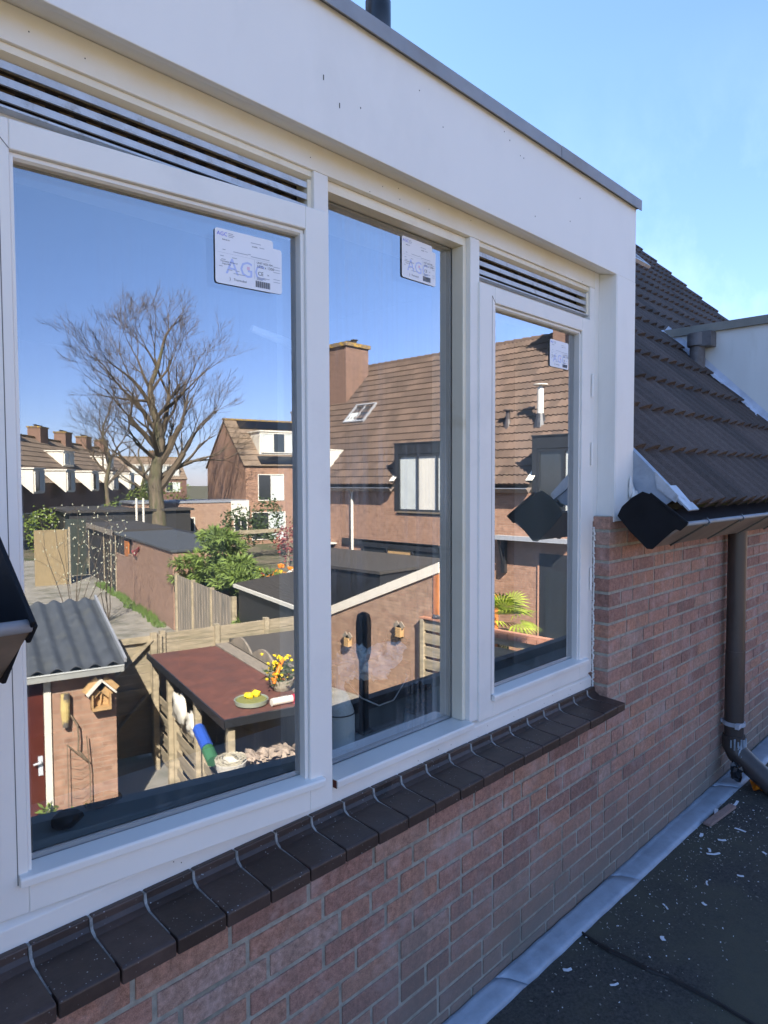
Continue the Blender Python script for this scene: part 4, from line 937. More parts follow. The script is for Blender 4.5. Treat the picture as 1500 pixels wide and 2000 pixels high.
# grass tufts and dandelions beside the alley
mb = MB(); rr = random.Random(12)
def tuft(c, r_, n, h):
    for i in range(n):
        a = rr.uniform(0, 6.28); q = math.sqrt(rr.random()) * r_; x, y = c[0] + q * math.cos(a) * c[2], c[1] + q * math.sin(a)
        dx, dy = rr.gauss(0, .05), rr.gauss(0, .05); hh = h * rr.uniform(.5, 1.2)
        mb.face([(x - .012, y, GZ), (x + .012, y, GZ), (x + dx, y + dy, GZ + hh)])
for y in range(14): tuft((4.74 + rr.uniform(-.08, .1), -20.0 - y * .75, .4), rr.uniform(.3, .6), rr.randint(60, 200), rr.uniform(.10, .24))
for y in range(6): tuft((4.7, -12 - y * 1.1, .4), .5, 90, .18)
for y in range(6): tuft((2.0 + rr.uniform(-.3, .5), -15.5 - y * .7, 1), .7, 420, .30)
tag(mb.build('grass', GRASS, None), 'tufts of green grass along the alley edges', 'grass', kind='stuff')
mb = MB()
for i in range(26):
    c = rr.choice([(4.6, -16.6), (4.55, -15.0), (4.5, -14.9)]); x, y = c[0] + rr.gauss(0, .12), c[1] + rr.gauss(0, .25); mb.blob((x, y, GZ + .17 + rr.random() * .08), .035, .035, .02, i, .2, 8)
tag(mb.build('dandelions', YELLOW, None), 'yellow dandelions at the foot of the brick shed', 'flowers', kind='stuff')
# leafless shrub with pale buds
mb = MB(); bd = MB(); rr = random.Random(21)
def shrub(c, H, n, sp):
    for i in range(n):
        p = Vector(c); d = Vector((rr.gauss(0, sp), rr.gauss(0, sp), 1)).normalized(); pts = [p.copy()]
        for k in range(7):
            d = (d + Vector((rr.gauss(0, .12), rr.gauss(0, .12), .04))).normalized(); p = p + d * H / 7; pts.append(p.copy())
            if k > 1:
                for _ in range(2): q = p + Vector((rr.gauss(0, .07), rr.gauss(0, .07), rr.gauss(0, .05))); bd.blob(q, .016, .016, .026, k, .2, 6)
                e = p + Vector((rr.gauss(0, .25), rr.gauss(0, .25), .25)); mb.tube([p, e], [.007, .004], 4)
                bd.blob(e, .018, .018, .028, k, .2, 6)
        mb.tube(pts, [.016, .014, .012, .011, .010, .008, .006, .004], 4)
shrub((2.4, -20.5, GZ), 3.6, 9, .22); shrub((3.55, -21.5, GZ), 3.0, 5, .16)
bs = tag(mb.build('budding_shrub', TWIG, None), 'leafless shrub with pale spring buds beside the alley', 'shrub'); bd.build('buds', mat('bud', (.50, .50, .36), .7, .2), bs)
# garden plants: conifer, hedges, red shrub
def bush(name, label, cat, m_, blobs, trunk=None, grp=None, droop=0, spiky=0):
    t = thing(name, label, cat, (0, 0, 0), 0, grp); q = MB()
    for i, (c, rx, ry, rz, n, s_) in enumerate(blobs): q.leaves(c, rx, ry, rz, n, s_, i + 3, droop, .45, spiky)
    q.build('crown', m_, t)
    if trunk: q = MB(); q.tube([trunk[0], trunk[1]], [trunk[2], trunk[2] * .6], 8); q.build('trunk', BARK, t)
    return t
rr = random.Random(33)
blobs = []
for i in range(46):
    z = rr.uniform(-2.1, -.30); w_ = (1.05 - (z + 2.1) / 2.1); yy = rr.uniform(-3.9, 3.4) * w_
    blobs.append(((5.75 + rr.gauss(0, .3), -16.4 + yy, z - .05 * abs(yy)), .30, .62, .07, 260, .17))
bush('conifer', 'spreading bright green conifer leaning over the plank fence', 'conifer', LEAFC, blobs, ((5.8, -16.1, GZ), (5.8, -16.1, -.6), .12), droop=.1, spiky=1)
bush('red_shrub', 'dark red leaved shrub behind the conifer', 'shrub', REDLEAF, [((9.2, -19.5, -1.0), .8, .8, .6, 700, .12), ((8.8, -17.0, -.9), .5, .6, .5, 400, .12)], ((9.2, -19.5, GZ), (9.2, -19.5, -1.2), .05))
mb = MB(); rr = random.Random(14); MTS = [ORANGE, BLUE, GREENP, OFFW, REDLEAF, YELLOW]
for i in range(110):
    mb.cm = rr.choice([0, 0, 0, 3, 3, 1, 2, 4, 5]); mb.blob((8.0 + rr.gauss(0, .9), -16.2 + rr.gauss(0, .9), -1.7 + rr.uniform(-.1, .25)), .10, .10, .07, i, .4, 7)
tag(mb.build('garden_clutter', MTS, None), 'colourful pots and leaves on the roof beyond the conifer', 'clutter', kind='stuff')
mb = MB(); mb.box(6.6, 9.6, -18.3, -14.0, -3.4, -1.8); tag(mb.build('flat_shed', mat('grey_felt_wall', (.10, .10, .09), .9, .2), None), 'flat roofed shed carrying the colourful pots', 'shed')
bush('brown_hedge', 'thin brown hedge in front of the gable house', 'hedge', mat('brown_hedge_leaf', (.16, .12, .05), .8, .4, 4), [((15.5 + i * 1.0, -33 + rr.uniform(-1, 1), -1.6 + .3 * math.sin(i)), .9, .9, 1.1, 420, .16) for i in range(6)])
bush('round_shrub', 'dark green shrub against the flat brick extension', 'shrub', LEAFD, [((13.2, -36, -1.7), 1.1, 1.1, 1.3, 900, .2), ((15.0, -36, -1.2), .9, .9, 1.3, 700, .2)])
plankfence('rail_fence', 'thin wooden rail fence behind the long shed', 'fence', (8.5, -30.0), (17, -32), 1.85, 2.05, 1, WOOD, True, 4)
for k, (x, y, s_) in enumerate([(4.2, -47, 1.5), (6.3, -47, 1.2), (8.8, -48.5, 1.7), (12.0, -55, 2.2), (14.4, -56, 2.4)]):
    bush('garden_bush', ['low yellow green bush far down the alley, left one', 'smaller yellow green bush beside it far down the alley', 'taller yellow green bush left of the big trunk', 'green hedge bush right of the topiary', 'far green hedge bush beside the gable house'][k], 'bush', LEAFY, [((x, y, GZ + s_ * .9), s_ * .85, s_ * .8, s_ * .95, 900, .22)])
bush('topiary', 'tall clipped green cone behind the bare tree', 'topiary', LEAFD if 0 else mat('topiary_green', (.10, .13, .03), .8, .3, 5), [((12.3, -53, -1.2), 1.0, 1.0, 2.3, 2600, .14), ((12.3, -53, .3), .7, .7, 1.3, 1100, .14)])
mb = MB(); mb.tube([(7.6, -36, GZ), (7.6, -36, .2)], .06, 8); mb.tube([(7.95, -36, GZ), (7.95, -36, .2)], .06, 8)
tag(mb.build('white_pole', OFFW, None), 'pair of slim white poles behind the dark shed roof', 'pole')

# ---------------------------------------------------------------- houses
def win(parent, x, y, z, w_, h, fm, pm, n=2, dep=.06, out=-1):
    """window in a local facade plane facing -y"""
    f = MB(); t = .06
    f.box(x, x + w_, y - .03, y + dep, z, z + t); f.box(x, x + w_, y - .03, y + dep, z + h - t, z + h)
    for i in range(n + 1):
        xx = x + (w_ - t) * i / n; f.box(xx, xx + t, y - .0299, y + dep, z + t, z + h - t)
    o = f.build('window', fm, parent)
    p = MB()
    for i in range(n):
        x0 = x + (w_ - t) * i / n + t
        p.cm = i % len(pm) if isinstance(pm, list) else 0
        p.box(x0, x0 + (w_ - t) / n - t, y + .01, y + .03, z + t, z + h - t)
    p.build('pane', pm, o); return o
def roofmesh(x0, x1, y0, z0, up, pitch, m_, par, fine, skip=None, name='tiled_roof'):
    q = MB()
    tile_roof(q, x0, x1, ((0, y0, z0), (1, 0, 0)), up, (0, 1, 0), pitch, skip, seed=17, pts=([(0, 0), (.45, .026), (.85, .052)] if fine else [(0, 0)]), wave=(.1525 if fine else .6), course=(.33 if fine else .66), lip=(.040 if fine else .06))
    return q.build(name, m_, par)
def chimney(par, x, y, z0, w_, d_, h, pots=4):
    q = MB(); q.box(x, x + w_, y, y + d_, z0, z0 + h); c = q.build('chimney', BR_CHIM, par)
    q = MB(); q.box(x - .07, x + w_ + .07, y - .07, y + d_ + .07, z0 + h, z0 + h + .14); q.build('chimney_cap', LICHEN, c)
    q = MB()
    for i in range(pots):
        cx = x + w_ * (i + .5) / pots; q.lathe((cx, y + d_ / 2, z0 + h + .14), [(.09, 0), (.09, .12), (.14, .14), (.14, .17)], 8)
    q.build('chimney_pot', GAPDARK, c); return c
# terrace across the gardens: local x -> world -y, local y -> world +x
XT = 14.1
def terrace(label, yworld, width, dormer, dfm, chim=None, pipe=None, frames=None, door=None, sky=None, flues=None, dcheek=None):
    """local x=0 at world y=yworld, growing to -y"""
    t = thing('terrace_house', label, 'house', (XT, yworld, GZ), -math.pi / 2, 'brick terrace across the gardens')
    W = width; zE = 4.40
    d0, d1 = dormer if dormer else (-9, -8)
    q = MB(); q.box(.01, W - .01, .26, 9.5, 0, 3.45); q.box(.01, W - .01, .001, .25, 0, 3.45)
    for a_, c_ in ((.01, d0 + .1), (d1 - .1, W - .01)):
        if c_ > a_: q.box(a_, c_, .001, .25, 3.45, zE - .15)
    b = q.build('brick_wall', BR_OPP, t)
    T = math.tan(R(45))
    rf = roofmesh(.005, W - .01, -.10, zE - .06, 6.7, R(45), TILEB, t, True, (lambda x, s: d0 - .02 < x < d1 + .02 and s < 1.62))
    q = MB(); q.prism([(4.55, zE + 4.62), (9.2, zE), (9.2, zE - .1), (4.55, zE + 4.5)], 'x', .01, W - .01)
    q.prism([(.05, zE - .07), (4.66, zE + 4.50), (4.66, zE + 4.40), (.15, zE - .12)], 'x', .0, max(d0, .001)) if d0 > 0 else None
    q.prism([(.05, zE - .07), (4.66, zE + 4.50), (4.66, zE + 4.40), (.15, zE - .12)], 'x', max(d1, 0), W)
    if d1 > 0: q.prism([(1.3, zE + 1.17), (4.66, zE + 4.50), (4.66, zE + 4.40), (1.3, zE + 1.05)], 'x', max(d0, 0), d1)
    q.build('roof_deck', GAPDARK, rf)
    q = MB(); n_ = int(W / .34)
    for i in range(n_): q.tube([(i * W / n_, 4.64, zE + 4.60 + .0), ((i + 1.04) * W / n_, 4.64, zE + 4.615)], [.12, .135], 10)
    q.build('ridge_tile', TILEB, rf)
    gx = [(0, d0), (d1, W)] if dormer else [(0, W)]
    for a, c in gx:
        if c - a < .1: continue
        a = max(a, 0.01)
        q = MB(); q.prism([(-.27, zE - .18), (-.265, zE - .17), (-.16, zE - .26), (-.03, zE - .14), (-.02, zE - .15), (-.16, zE - .28)], 'x', a, c)
        g = q.build('gutter', GUTTER, t)
        q = MB(); q.box(a, c, -.30, -.268, zE - .175, zE - .155); q.build('gutter_lip', ZINC, g)
        q = MB(); q.box(a, c, -.02, .0, zE - .24, zE - .02); q.build('eaves_board', GAPDARK, g)
    if dormer:
        z0, z1 = 3.55, 5.53
        D = MB(); D.box(d0, d1, -.012, .01, z0 + 1.68, z1); D.box(d0, d0 + .14, -.012, .01, z0, z0 + 1.68); D.box(d1 - .14, d1, -.012, .01, z0, z0 + 1.68)
        D.box(d0, d1, .011, 1.35, z1 - .05, z1 - .01)
        for xx in (d0, d1 - .02): D.prism([(.011, z0 + .8), (.011, z1 - .06), (1.25, z1 - .06)], 'x', xx, xx + .02)
        dd = D.build('dormer', dfm, t)
        q = MB(); q.box(d0 - .02, d1 + .02, -.035, .05, z1, z1 + .03); q.build('roof_trim', ZINC if dfm is not DGREY else DGREY, dd)
        win(t, d0 + .15, .02, z0, d1 - d0 - .30, 1.66, (DGREY if dfm is DGREY else OFFW), (frames or [DARKGL, BLIND, DARKGL]), 3)
        q = MB(); q.box(d0 + .12, d1 - .12, -.05, .0, z0 - .05, z0 - .002); q.build('window_sill', GRIMEB, t)
        q = MB()
        for xx in (d0, d1): q.raw([(xx - .10, -.15, zE + .04), (xx + .10, -.15, zE + .04), (xx + .10, .15, zE + .30), (xx - .10, .15, zE + .30)], [(0, 1, 2, 3)])
        q.build('lead_flap', OFFW, dd)
    if pipe is not None:
        q = MB(); q.tube([(pipe, -.06, zE - .25), (pipe, -.06, 0)], .045, 10); q.build('downpipe', OFFW, t)
    if sky:
        x, s0, w_, h = sky; c_, s_ = math.cos(R(45)), math.sin(R(45))
        def P(xx, s, hh): return (xx, -.10 + s * c_ - hh * s_, zE - .06 + s * s_ + hh * c_)
        q = MB()
        def sl(a, b, sa, sb, ha, hb): q.raw([P(xx, ss, hh) for hh in (ha, hb) for ss in (sa, sb) for xx in (a, b)], [(0, 2, 3, 1), (4, 5, 7, 6), (0, 1, 5, 4), (2, 6, 7, 3), (0, 4, 6, 2), (1, 3, 7, 5)])
        sl(x, x + w_, s0, s0 + .06, .02, .12); sl(x, x + w_, s0 + h - .06, s0 + h, .02, .12); sl(x, x + .05, s0 + .06, s0 + h - .06, .02, .12); sl(x + w_ - .05, x + w_, s0 + .06, s0 + h - .06, .02, .12); sl(x + w_ * .5 - .015, x + w_ * .5 + .015, s0 + .06, s0 + h - .06, .06, .10)
        so2 = q.build('skylight', ALU, t)
        q = MB(); sl(x + .05, x + w_ - .05, s0 + .06, s0 + h - .06, .04, .06); q.build('pane', DARKGL, so2)
        q = MB(); sl(x + w_ - .42, x + w_ - .07, s0 + .08, s0 + h * .55, .061, .075); q.build('curtain', BLIND, so2)
    for fx, fs, kind in (flues or []):
        c_, s_ = math.cos(R(45)), math.sin(R(45)); by, bz = -.10 + fs * c_, zE - .06 + fs * s_
        q = MB()
        if kind == 'white':
            q.tube([(fx, by, bz - .1), (fx, by, bz + .30)], [.20, .10], 12); f = q.build('flue_base', GUTDARK, t)
            q = MB(); q.tube([(fx, by, bz + .28), (fx, by, bz + 1.0)], .085, 12); q.lathe((fx, by, bz + 1.0), [(.05, 0), (.05, .06), (.20, .065), (.20, .09)], 14); q.build('flue', OFFW, f)
        elif kind == 'small':
            q.tube([(fx, by, bz - .1), (fx, by, bz + .2), (fx, by, bz + .45)], [.14, .07, .06], 10); q.lathe((fx, by, bz + .45), [(.14, 0), (.14, .03)], 10); q.build('vent_pipe', PIPE, t)
        else:
            q.tube([(fx, by, bz - .2), (fx, by, bz + 1.3)], .09, 10); q.lathe((fx, by, bz + 1.3), [(.2, 0), (.22, .16), (.1, .3)], 10); q.build('flue', GUTDARK, t)
    for c in (chim or []): chimney(t, *c)
    return t, b
# yworld of local x=0 is the +y end
t1, b1 = terrace('terrace house with a grey dormer, awning and black back door', -4.6, 5.1, (.75, 3.25), DGREY, chim=[(3.3, 3.6, 8.0, 1.5, 1.2, 1.75)], pipe=4.52, flues=[(3.95, 2.3, 'white'), (5.0, 2.3, 'small'), (3.5, 5.0, 'dark')][:2] + [(4.15, 5.2, 'dark')])
t2, b2 = terrace('terrace house with a black dormer and a skylight', -9.7, 5.2, (.25, 2.80), DGREY, pipe=4.60, sky=(6.25 - .0 - 0.2 - .0 - 0 if 0 else 4.6, 3.05, 0, 0) if 0 else None, frames=[BLIND, OFFW, BLIND])
t3, b3 = terrace('terrace house with white dormer and brick chimney', -14.9, 5.2, (.95, 3.4), OFFW, chim=[(2.85, 2.9, 7.4, 1.3, 1.2, 2.2)], sky=(1.0, 3.05, 1.05, 1.0), pipe=4.9)
t4, b4 = terrace('last terrace house at the far end of the row', -20.1, 5.1, (1.0, 3.4), OFFW)
# details of t1 facade
q = MB(); q.box(2.0, 4.25, -.36, 0, 2.96, 3.02); q.box(2.0, 4.25, -.38, -.361, 2.93, 3.04); aw = q.build('awning', ALU, t1)
q = MB(); q.box(3.98, 4.10, -.12, 0, 2.05, 2.95); q.bar((4.04, -.08, 2.2), (4.04, -.33, 2.93), .04, .04); q.build('awning_arm', DGREY, aw)
q = MB(); q.box(2.05, 3.02, -.02, .0, .05, 2.62); dr = q.build('door', DGREY, t1); q = MB(); q.box(2.2, 2.85, -.03, -.021, .4, 2.2); q.build('door_glass', DARKGL, dr)
q = MB(); q.box(3.022, 3.06, -.03, -.001, 0, 2.35); q.build('door_jamb', mat('brick_edge', (.5, .27, .17), .8, .1), t1)
win(t1, .2, -.01, .6, 1.6, 2.0, DGREY, [DARKGL], 2)
q = MB(); q.box(1.1, 5.1, -.04, 0, 2.40, 2.62); q.build('lintel', DGREY, t2)
win(t2, 1.0, -.01, 1.0, 3.2, 1.6, DGREY, [DARKGL, PINE, DARKGL], 3)
win(t3, .6, -.01, .9, 2.6, 1.7, OFFW, [DARKGL, BLIND], 3)
q = MB(); q.box(.2, 4.9, -1.6, -1.5, 2.30, 2.40); q.box(.2, 4.9, -1.6, 0, 2.40, 2.44); q.build('veranda', OFFW, t3)
# garage with sloping white verge: faces -x, slopes up towards +y
gx = 8.8
ga = thing('garage', 'brick garage with a sloping roof and broad white verge board', 'garage', (gx, 0, GZ))
def gz(y): return 2.935 + (y + 6.44) * .393        # top of verge
q = MB(); q.prism([(-10.6, 0), (-6.46, 0), (-6.46, gz(-6.46) - .1), (-10.6, gz(-10.6) - .1)], 'x', .02, 1.4); q.build('brick_wall', BR_GAR, ga)
q = MB(); q.prism([(-10.7, gz(-10.7) - .19), (-6.42, gz(-6.42) - .19), (-6.42, gz(-6.42)), (-10.7, gz(-10.7))], 'x', -.02, .018); q.build('verge_board', FASC, ga)
q = MB(); q.prism([(-10.7, gz(-10.7) - .05), (-6.42, gz(-6.42) - .05), (-6.42, gz(-6.42) - .01), (-10.7, gz(-10.7) - .01)], 'x', .019, 1.45); q.build('roof', ROOFBIT, ga)
q = MB(); q.box(.0, .04, -6.55, -6.445, 0, gz(-6.5) - .2); q.build('corner_trim', ORANGEW, ga)
def nest(label, y, z, s_):
    b = thing('nest_box', label, 'nest box', (gx, y, z), R(90)); s_ *= .72; q = MB(); q.box(-.09 * s_, .09 * s_, -.0, .16 * s_, -.16 * s_, .10 * s_); q.build('body', PINE, b)
    q = MB(); q.bar((-.13 * s_, .10 * s_, .07 * s_), (0, .10 * s_, .20 * s_), .24 * s_, .02, (0, 1, 0)); q.bar((.13 * s_, .10 * s_, .07 * s_), (0, .10 * s_, .20 * s_), .24 * s_, .02, (0, 1, 0)); q.build('roof', WOODG, b)
    q = MB(); q.box(-.03, .03, .01, .06, -.24 * s_, -.161 * s_); q.build('bracket', GAPDARK, b)
nest('small nest box lowest on the garage wall', -8.81, -2.28, .95); nest('nest box higher up on the garage wall, nearest the slat fence', -7.35, -1.85, .95)
# slat fence beyond the garage, brick like capping
sf = plankfence('slat_fence', 'horizontal slat fence with open gaps in front of the garage', 'fence', (8.75, -6.75), (8.75, -2.6), .4, 1.85, 6, WOODH, True, 4, .03, .06)
q = MB(); q.box(-.05, 4.2, -.06, .06, 1.88, 1.91)
for i in range(18): q.cr = random.random(); q.box(.9 + i * .185, .9 + i * .185 + .175, .03, .075, 1.79, 1.878)
q.build('capping', mat('clay_capping', (.42, .20, .12), .8, .25, 10), sf)
pt = thing('white_pot', 'pale object on the end of the slat fence', 'ornament', (8.75, -3.75, -1.5)); q = MB(); q.blob((0, 0, .05), .07, .16, .07, 3, .3); q.build('body', OFFW, pt)
mb = MB(); mb.blob((8.75, -6.45, -1.47), .06, .09, .06, 3, .3); tag(mb.build('bird', GUTDARK, None), 'dark pigeon sized lump on the slat fence post', 'bird')
# palm and orange post
kx = thing('kitchen_extension', 'dark flat roofed extension between garage and terrace', 'extension', (10.3, -9.4, GZ)); q = MB(); q.box(0, 2.9, -9, 0, 0, 2.3); q.build('wall', DGREY, kx); q = MB(); q.box(-.05, 3.0, -9.1, .05, 2.301, 2.37); q.build('roof', ROOFBIT, kx)
pm = thing('fan_palm', 'yellow green fan palm in front of the terrace', 'palm', (11.2, -6.72, GZ))
mb = MB(); rr = random.Random(3)
for i in range(26):
    a = rr.uniform(0, 6.28); el = rr.uniform(-.5, 1.2); d = Vector((math.cos(a) * math.cos(el), math.sin(a) * math.cos(el), math.sin(el))); c = Vector((0, 0, 1.50)) + d * .35
    s_ = d.cross(Vector((0, 0, 1))).normalized(); u_ = s_.cross(d)
    for k in range(13):
        an = R(-75 + k * 12.5); q = (d * math.cos(an) + s_ * math.sin(an)); tip = c + q * .50 + Vector((0, 0, -.10)); mid_ = c + q * .3
        wv = (q.cross(u_)).normalized() * .022; mb.face([c, mid_ + wv, tip, mid_ - wv])
mb.build('fronds', mat('palm_green', (.26, .33, .03), .5, .4, 3), pm); mb = MB(); mb.tube([(0, 0, 0), (0, 0, 1.3)], .12, 8); mb.build('trunk', BARK, pm)
mb = MB(); mb.box(11.3, 11.42, -7.12, -7.0, GZ, -1.42); tag(mb.build('orange_post', ORANGEW, None), 'orange wooden post beside the palm', 'post')

# generic free standing house
def house_at(label, px_, py_, rz, W, D, zE, zR, wins, fm, brick_=BR_FAR, tiles=TILEF, grp=None, dormers=(), chims=(), solar=(), gable=True):
    t = thing('brick_house', label, 'house', (px_, py_, GZ), rz, grp)
    q = MB(); q.box(0, W, 0, D, 0, zE); b = q.build('wall', brick_, t)
    if gable:
        q = MB()
        for x in (0, W - .2): q.prism([(0, zE), (D / 2, zR - .1), (D, zE)], 'x', x, x + .2)
        q.build('gable', brick_, t)
    pitch = math.atan2(zR - zE, D / 2); L = math.hypot(zR - zE, D / 2) + .15
    rf = roofmesh(-.15, W + .15, -.12, zE - .12 * math.tan(pitch) + .03, L, pitch, tiles, t, False)
    q = MB(); q.prism([(D / 2, zR + .05), (D + .15, zE), (D + .15, zE - .1), (D / 2, zR - .1), (-.1, zE - .12), (-.12, zE - .05)], 'x', -.1, W + .1); q.build('roof_deck', tiles, rf)
    q = MB(); q.box(-.15, W + .15, D / 2 - .15, D / 2 + .15, zR, zR + .12); q.build('ridge_tile', LICHEN, rf)
    for (x, z, w_, h, n) in wins: win(t, x, -.02, z, w_, h, fm, [BLIND, DARKGL] if n > 1 else [DARKGL], n)
    T = math.tan(pitch)
    for (x, z, w_, h, n) in dormers:
        y0 = (z - zE) / T - .15
        q = MB(); q.box(x, x + w_, y0, y0 + .05, z, z + h); q.box(x - .1, x + w_ + .1, y0 - .1, y0 + h / T + .3, z + h, z + h + .1)
        for xx in (x, x + w_ - .05): q.prism([(y0 + .051, z), (y0 + .051, z + h), (y0 + .05 + h / T, z + h)], 'x', xx, xx + .05)
        dd = q.build('dormer', OFFW, t); win(t, x + .12, y0 - .06, z + .12, w_ - .24, h - .2, OFFW, [BLIND, DARKGL, BLIND], n)
    for c in chims: chimney(t, *c)
    for (x0, x1, s0, s1) in solar:
        c_, s_ = math.cos(pitch), math.sin(pitch)
        def P(xx, s, hh): return (xx, -.12 + s * c_ - hh * s_, zE - .12 * T + s * s_ + hh * c_)
        q = MB(); n_ = int((x1 - x0) / 1.0)
        for i in range(n_):
            a, b_ = x0 + (x1 - x0) * i / n_, x0 + (x1 - x0) * (i + 1) / n_ - .03
            q.raw([P(xx, ss, hh) for hh in (.10, .14) for ss in (s0, s1) for xx in (a, b_)], [(0, 2, 3, 1), (4, 5, 7, 6), (0, 1, 5, 4), (2, 6, 7, 3), (0, 4, 6, 2), (1, 3, 7, 5)])
        q.build('solar_panel', SOLAR, t)
    return t
# gable house: facade faces +y -> rotate 180 about z so local -y = world +y ; local x grows to -x
GH = house_at('brick house with dormer and solar panels, gable end to the tree', 16.9 + 12, -44.6, math.pi, 12, 8.6, 5.65, 9.15, [(9.1, 3.1, 2.0, 1.9, 2), (3.6, 3.1, 2.0, 1.9, 2), (9.0, .3, 2.6, 2.0, 2), (3.4, .3, 2.6, 2.0, 2)], OFFW, brick_=BR_OPP,
              dormers=[(7.6, 6.45, 3.0, 1.65, 3)], chims=[(5.3, 3.4, 8.3, 1.2, .9, 1.6)], solar=[(6.2, 11.2, 4.5, 5.45), (6.4, 10.9, .15, 1.05)])
ex = thing('brick_extension', 'flat roofed brick extension in front of the gable house', 'extension', (9.2, -44.1, GZ))
mb = MB(); mb.box(0, 7.65, -4, 0, 0, 3.05); mb.build('wall', BR_GAR, ex); mb = MB(); mb.box(-.1, 7.7, -4.1, .06, 3.051, 3.2); mb.build('roof', ZINC, ex)
mb = MB(); mb.box(6.4, 7.7, .061, .09, 1.9, 3.15); mb.build('white_panel', OFFW, ex)
for x, w_ in ((2.4, 1.5), (6.6, 1.0)):
    f = MB(); f.box(x, x + w_, .0, .05, .9, 2.1); o = f.build('window', OFFW, ex); f = MB(); f.box(x + .08, x + w_ / 2 - .03, .051, .06, .98, 2.02); f.box(x + w_ / 2 + .03, x + w_ - .08, .051, .06, .98, 2.02); f.build('pane', DARKGL, o)
# far terrace on the left, running away at -63 degrees
u = Vector((math.cos(R(-64.8)), math.sin(R(-64.8)), 0)); o0 = Vector((3.55, -52.5, 0)) - u * 10
rot = math.atan2(-u.y, -u.x)
for i in range(7):
    p = o0 + u * (6.6 * (i + 1))
    house_at(['terrace house at the far left with a large chimney', 'far left terrace house, second with white dormer', 'far left terrace house behind the twigs', 'far left terrace house with a balcony above the dormer', 'far left terrace house nearest the tree trunk', 'far left terrace house behind the tree trunk', 'last far left terrace house, mostly hidden'][i], p.x, p.y, rot, 6.58, 9, 4.5, 8.5,
             [(1.0, .4, 3.6, 1.9, 3)], OFFW, grp='far terrace with white dormers', gable=False,
             dormers=[(2.2, 3.7, 2.0, 1.7, 2)] + ([(1.0, 5.9, 2.8, 1.3, 2)] if i in (3, 5) else []), chims=[(.2, 3.9, 7.9, 1.9, 1.1, 1.5)])
for k, (x, y, W) in enumerate([(30, -105, 14), (14, -104, 15)]):
    house_at(['distant brick houses with white dormers right of the tree', 'distant brick houses with white dormers behind the trunk'][k], x, y, math.pi, W, 9, 5.0, 8.4, [(1 + i * 3.6, 3.0, 2.2, 1.5, 2) for i in range(4)], OFFW, brick_=BR_FAR, grp='distant houses', dormers=[(1 + i * 4.2, 5.4, 3.0, 1.7, 3) for i in range(3)], chims=[(3, 4, 8, 1.6, 1, 1.3)])
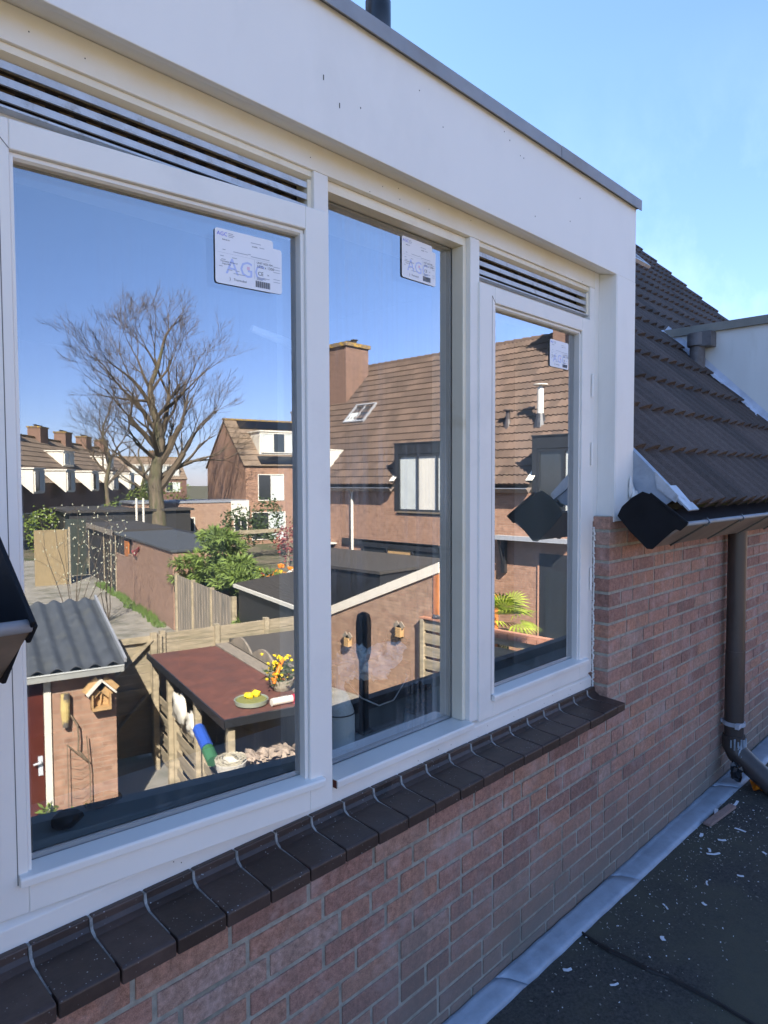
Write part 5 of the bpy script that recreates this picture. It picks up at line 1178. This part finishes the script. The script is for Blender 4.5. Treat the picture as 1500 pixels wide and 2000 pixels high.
# ---------------------------------------------------------------- bare trees
def tree(name, label, base, H, seed, trunk_r, levels=6, spread=.5, limbs=None, twigs=True):
    rr = random.Random(seed); t = thing(name, label, 'tree', base); tr = MB(); br = MB(); cnt = [0]
    def grow(p, d, L, r_, lev, mbx):
        n_ = 4; pts = [p.copy()]; rad = [r_]; q = p.copy(); dd = d.copy()
        for k in range(n_):
            dd = (dd + Vector((rr.gauss(0, .11), rr.gauss(0, .11), rr.gauss(.035, .06)))).normalized(); q = q + dd * L / n_; pts.append(q.copy()); rad.append(r_ * (1 - .38 * (k + 1) / n_))
        mbx.tube(pts, rad, 6 if lev < 2 else (4 if lev < 4 else 3), cap=False)
        if lev >= levels: return
        kids = 3 if lev < levels - 1 else 4
        for k in range(kids):
            at = n_ if k < 2 else rr.choice([1, 2, 3]); pp = pts[at]
            ax = Vector((rr.gauss(0, 1), rr.gauss(0, 1), rr.gauss(0, .5))); ax = (ax - dd * ax.dot(dd)).normalized()
            an = rr.uniform(.25, .75) * (1 if k else .55); nd = (dd * math.cos(an) + ax * math.sin(an)); nd.z += .06; nd.normalize()
            grow(pp, nd, L * rr.uniform(.60, .84), max(rad[at] * rr.uniform(.5, .75), .0075), lev + 1, br)
    th = H * .98; tp = [Vector((0, 0, 0))]; 
    n_ = 11
    for k in range(1, n_ + 1): tp.append(Vector((.02 * k * math.sin(k * 1.3) * 2, .015 * k * math.cos(k * 1.1), th * .80 * k / n_)))
    rad = [trunk_r * (1.25 if k == 0 else 1) * (1 - .90 * (k / n_) ** .85) + .02 for k in range(n_ + 1)]
    tr.tube(tp, rad, 10, cap=False); tr.build('trunk', BARK, t, smooth=True)
    for (f, az, el, L, r_) in (limbs or []):
        k = f * n_; i = int(k); p = tp[i].lerp(tp[min(i + 1, n_)], k - i); grow(p, Vector((math.cos(R(az)) * math.cos(R(el)), math.sin(R(az)) * math.cos(R(el)), math.sin(R(el)))), L * (.68 if f < .55 else .82), r_ * 1.15, 1, br)
    grow(tp[-1], Vector((.25, 0, 1)).normalized(), H * .09, rad[-1] * 1.2, 2, br)
    br.build('crown', TWIG, t); return t
# world azimuth 0 = +x (right in the reflection); right-hand limb is long and low
tree('bare_tree', 'large leafless tree towering over the gardens', (10.2, -42.2, GZ), 16.3, 5, .60, 6, limbs=[
    (.30, 5, 38, 4.6, .24), (.34, 182, 34, 3.4, .15), (.42, 20, 50, 4.4, .22), (.40, -60, 35, 3.4, .15), (.50, 172, 52, 4.0, .17), (.47, 95, 40, 3.2, .15), (.56, -10, 55, 3.6, .16), (.60, 190, 45, 3.4, .13), (.66, 30, 58, 2.9, .12), (.70, 165, 60, 3.0, .12), (.55, -100, 45, 3.2, .13), (.78, 0, 60, 2.4, .09), (.80, 200, 62, 2.4, .08), (.88, 90, 65, 2.0, .06), (.46, 150, 30, 3.2, .12), (.36, -20, 28, 4.2, .17)])
tree('bare_tree', 'smaller leafless tree behind the big one', (11.5, -66, GZ), 15, 9, .3, 5, limbs=[(.35, 10, 40, 3, .12), (.45, 190, 42, 3, .12), (.55, 60, 50, 2.6, .1), (.65, 230, 55, 2.4, .08), (.75, 0, 55, 2, .07), (.5, 120, 45, 2.4, .08)])
tree('bare_tree', 'low leafless tree beside the gable end', (15.5, -70, GZ), 12, 13, .25, 5, limbs=[(.3, 10, 35, 3, .10), (.4, 190, 40, 3, .10), (.55, 60, 45, 2.6, .08), (.65, 230, 50, 2.2, .07), (.5, 300, 40, 2.4, .07)])
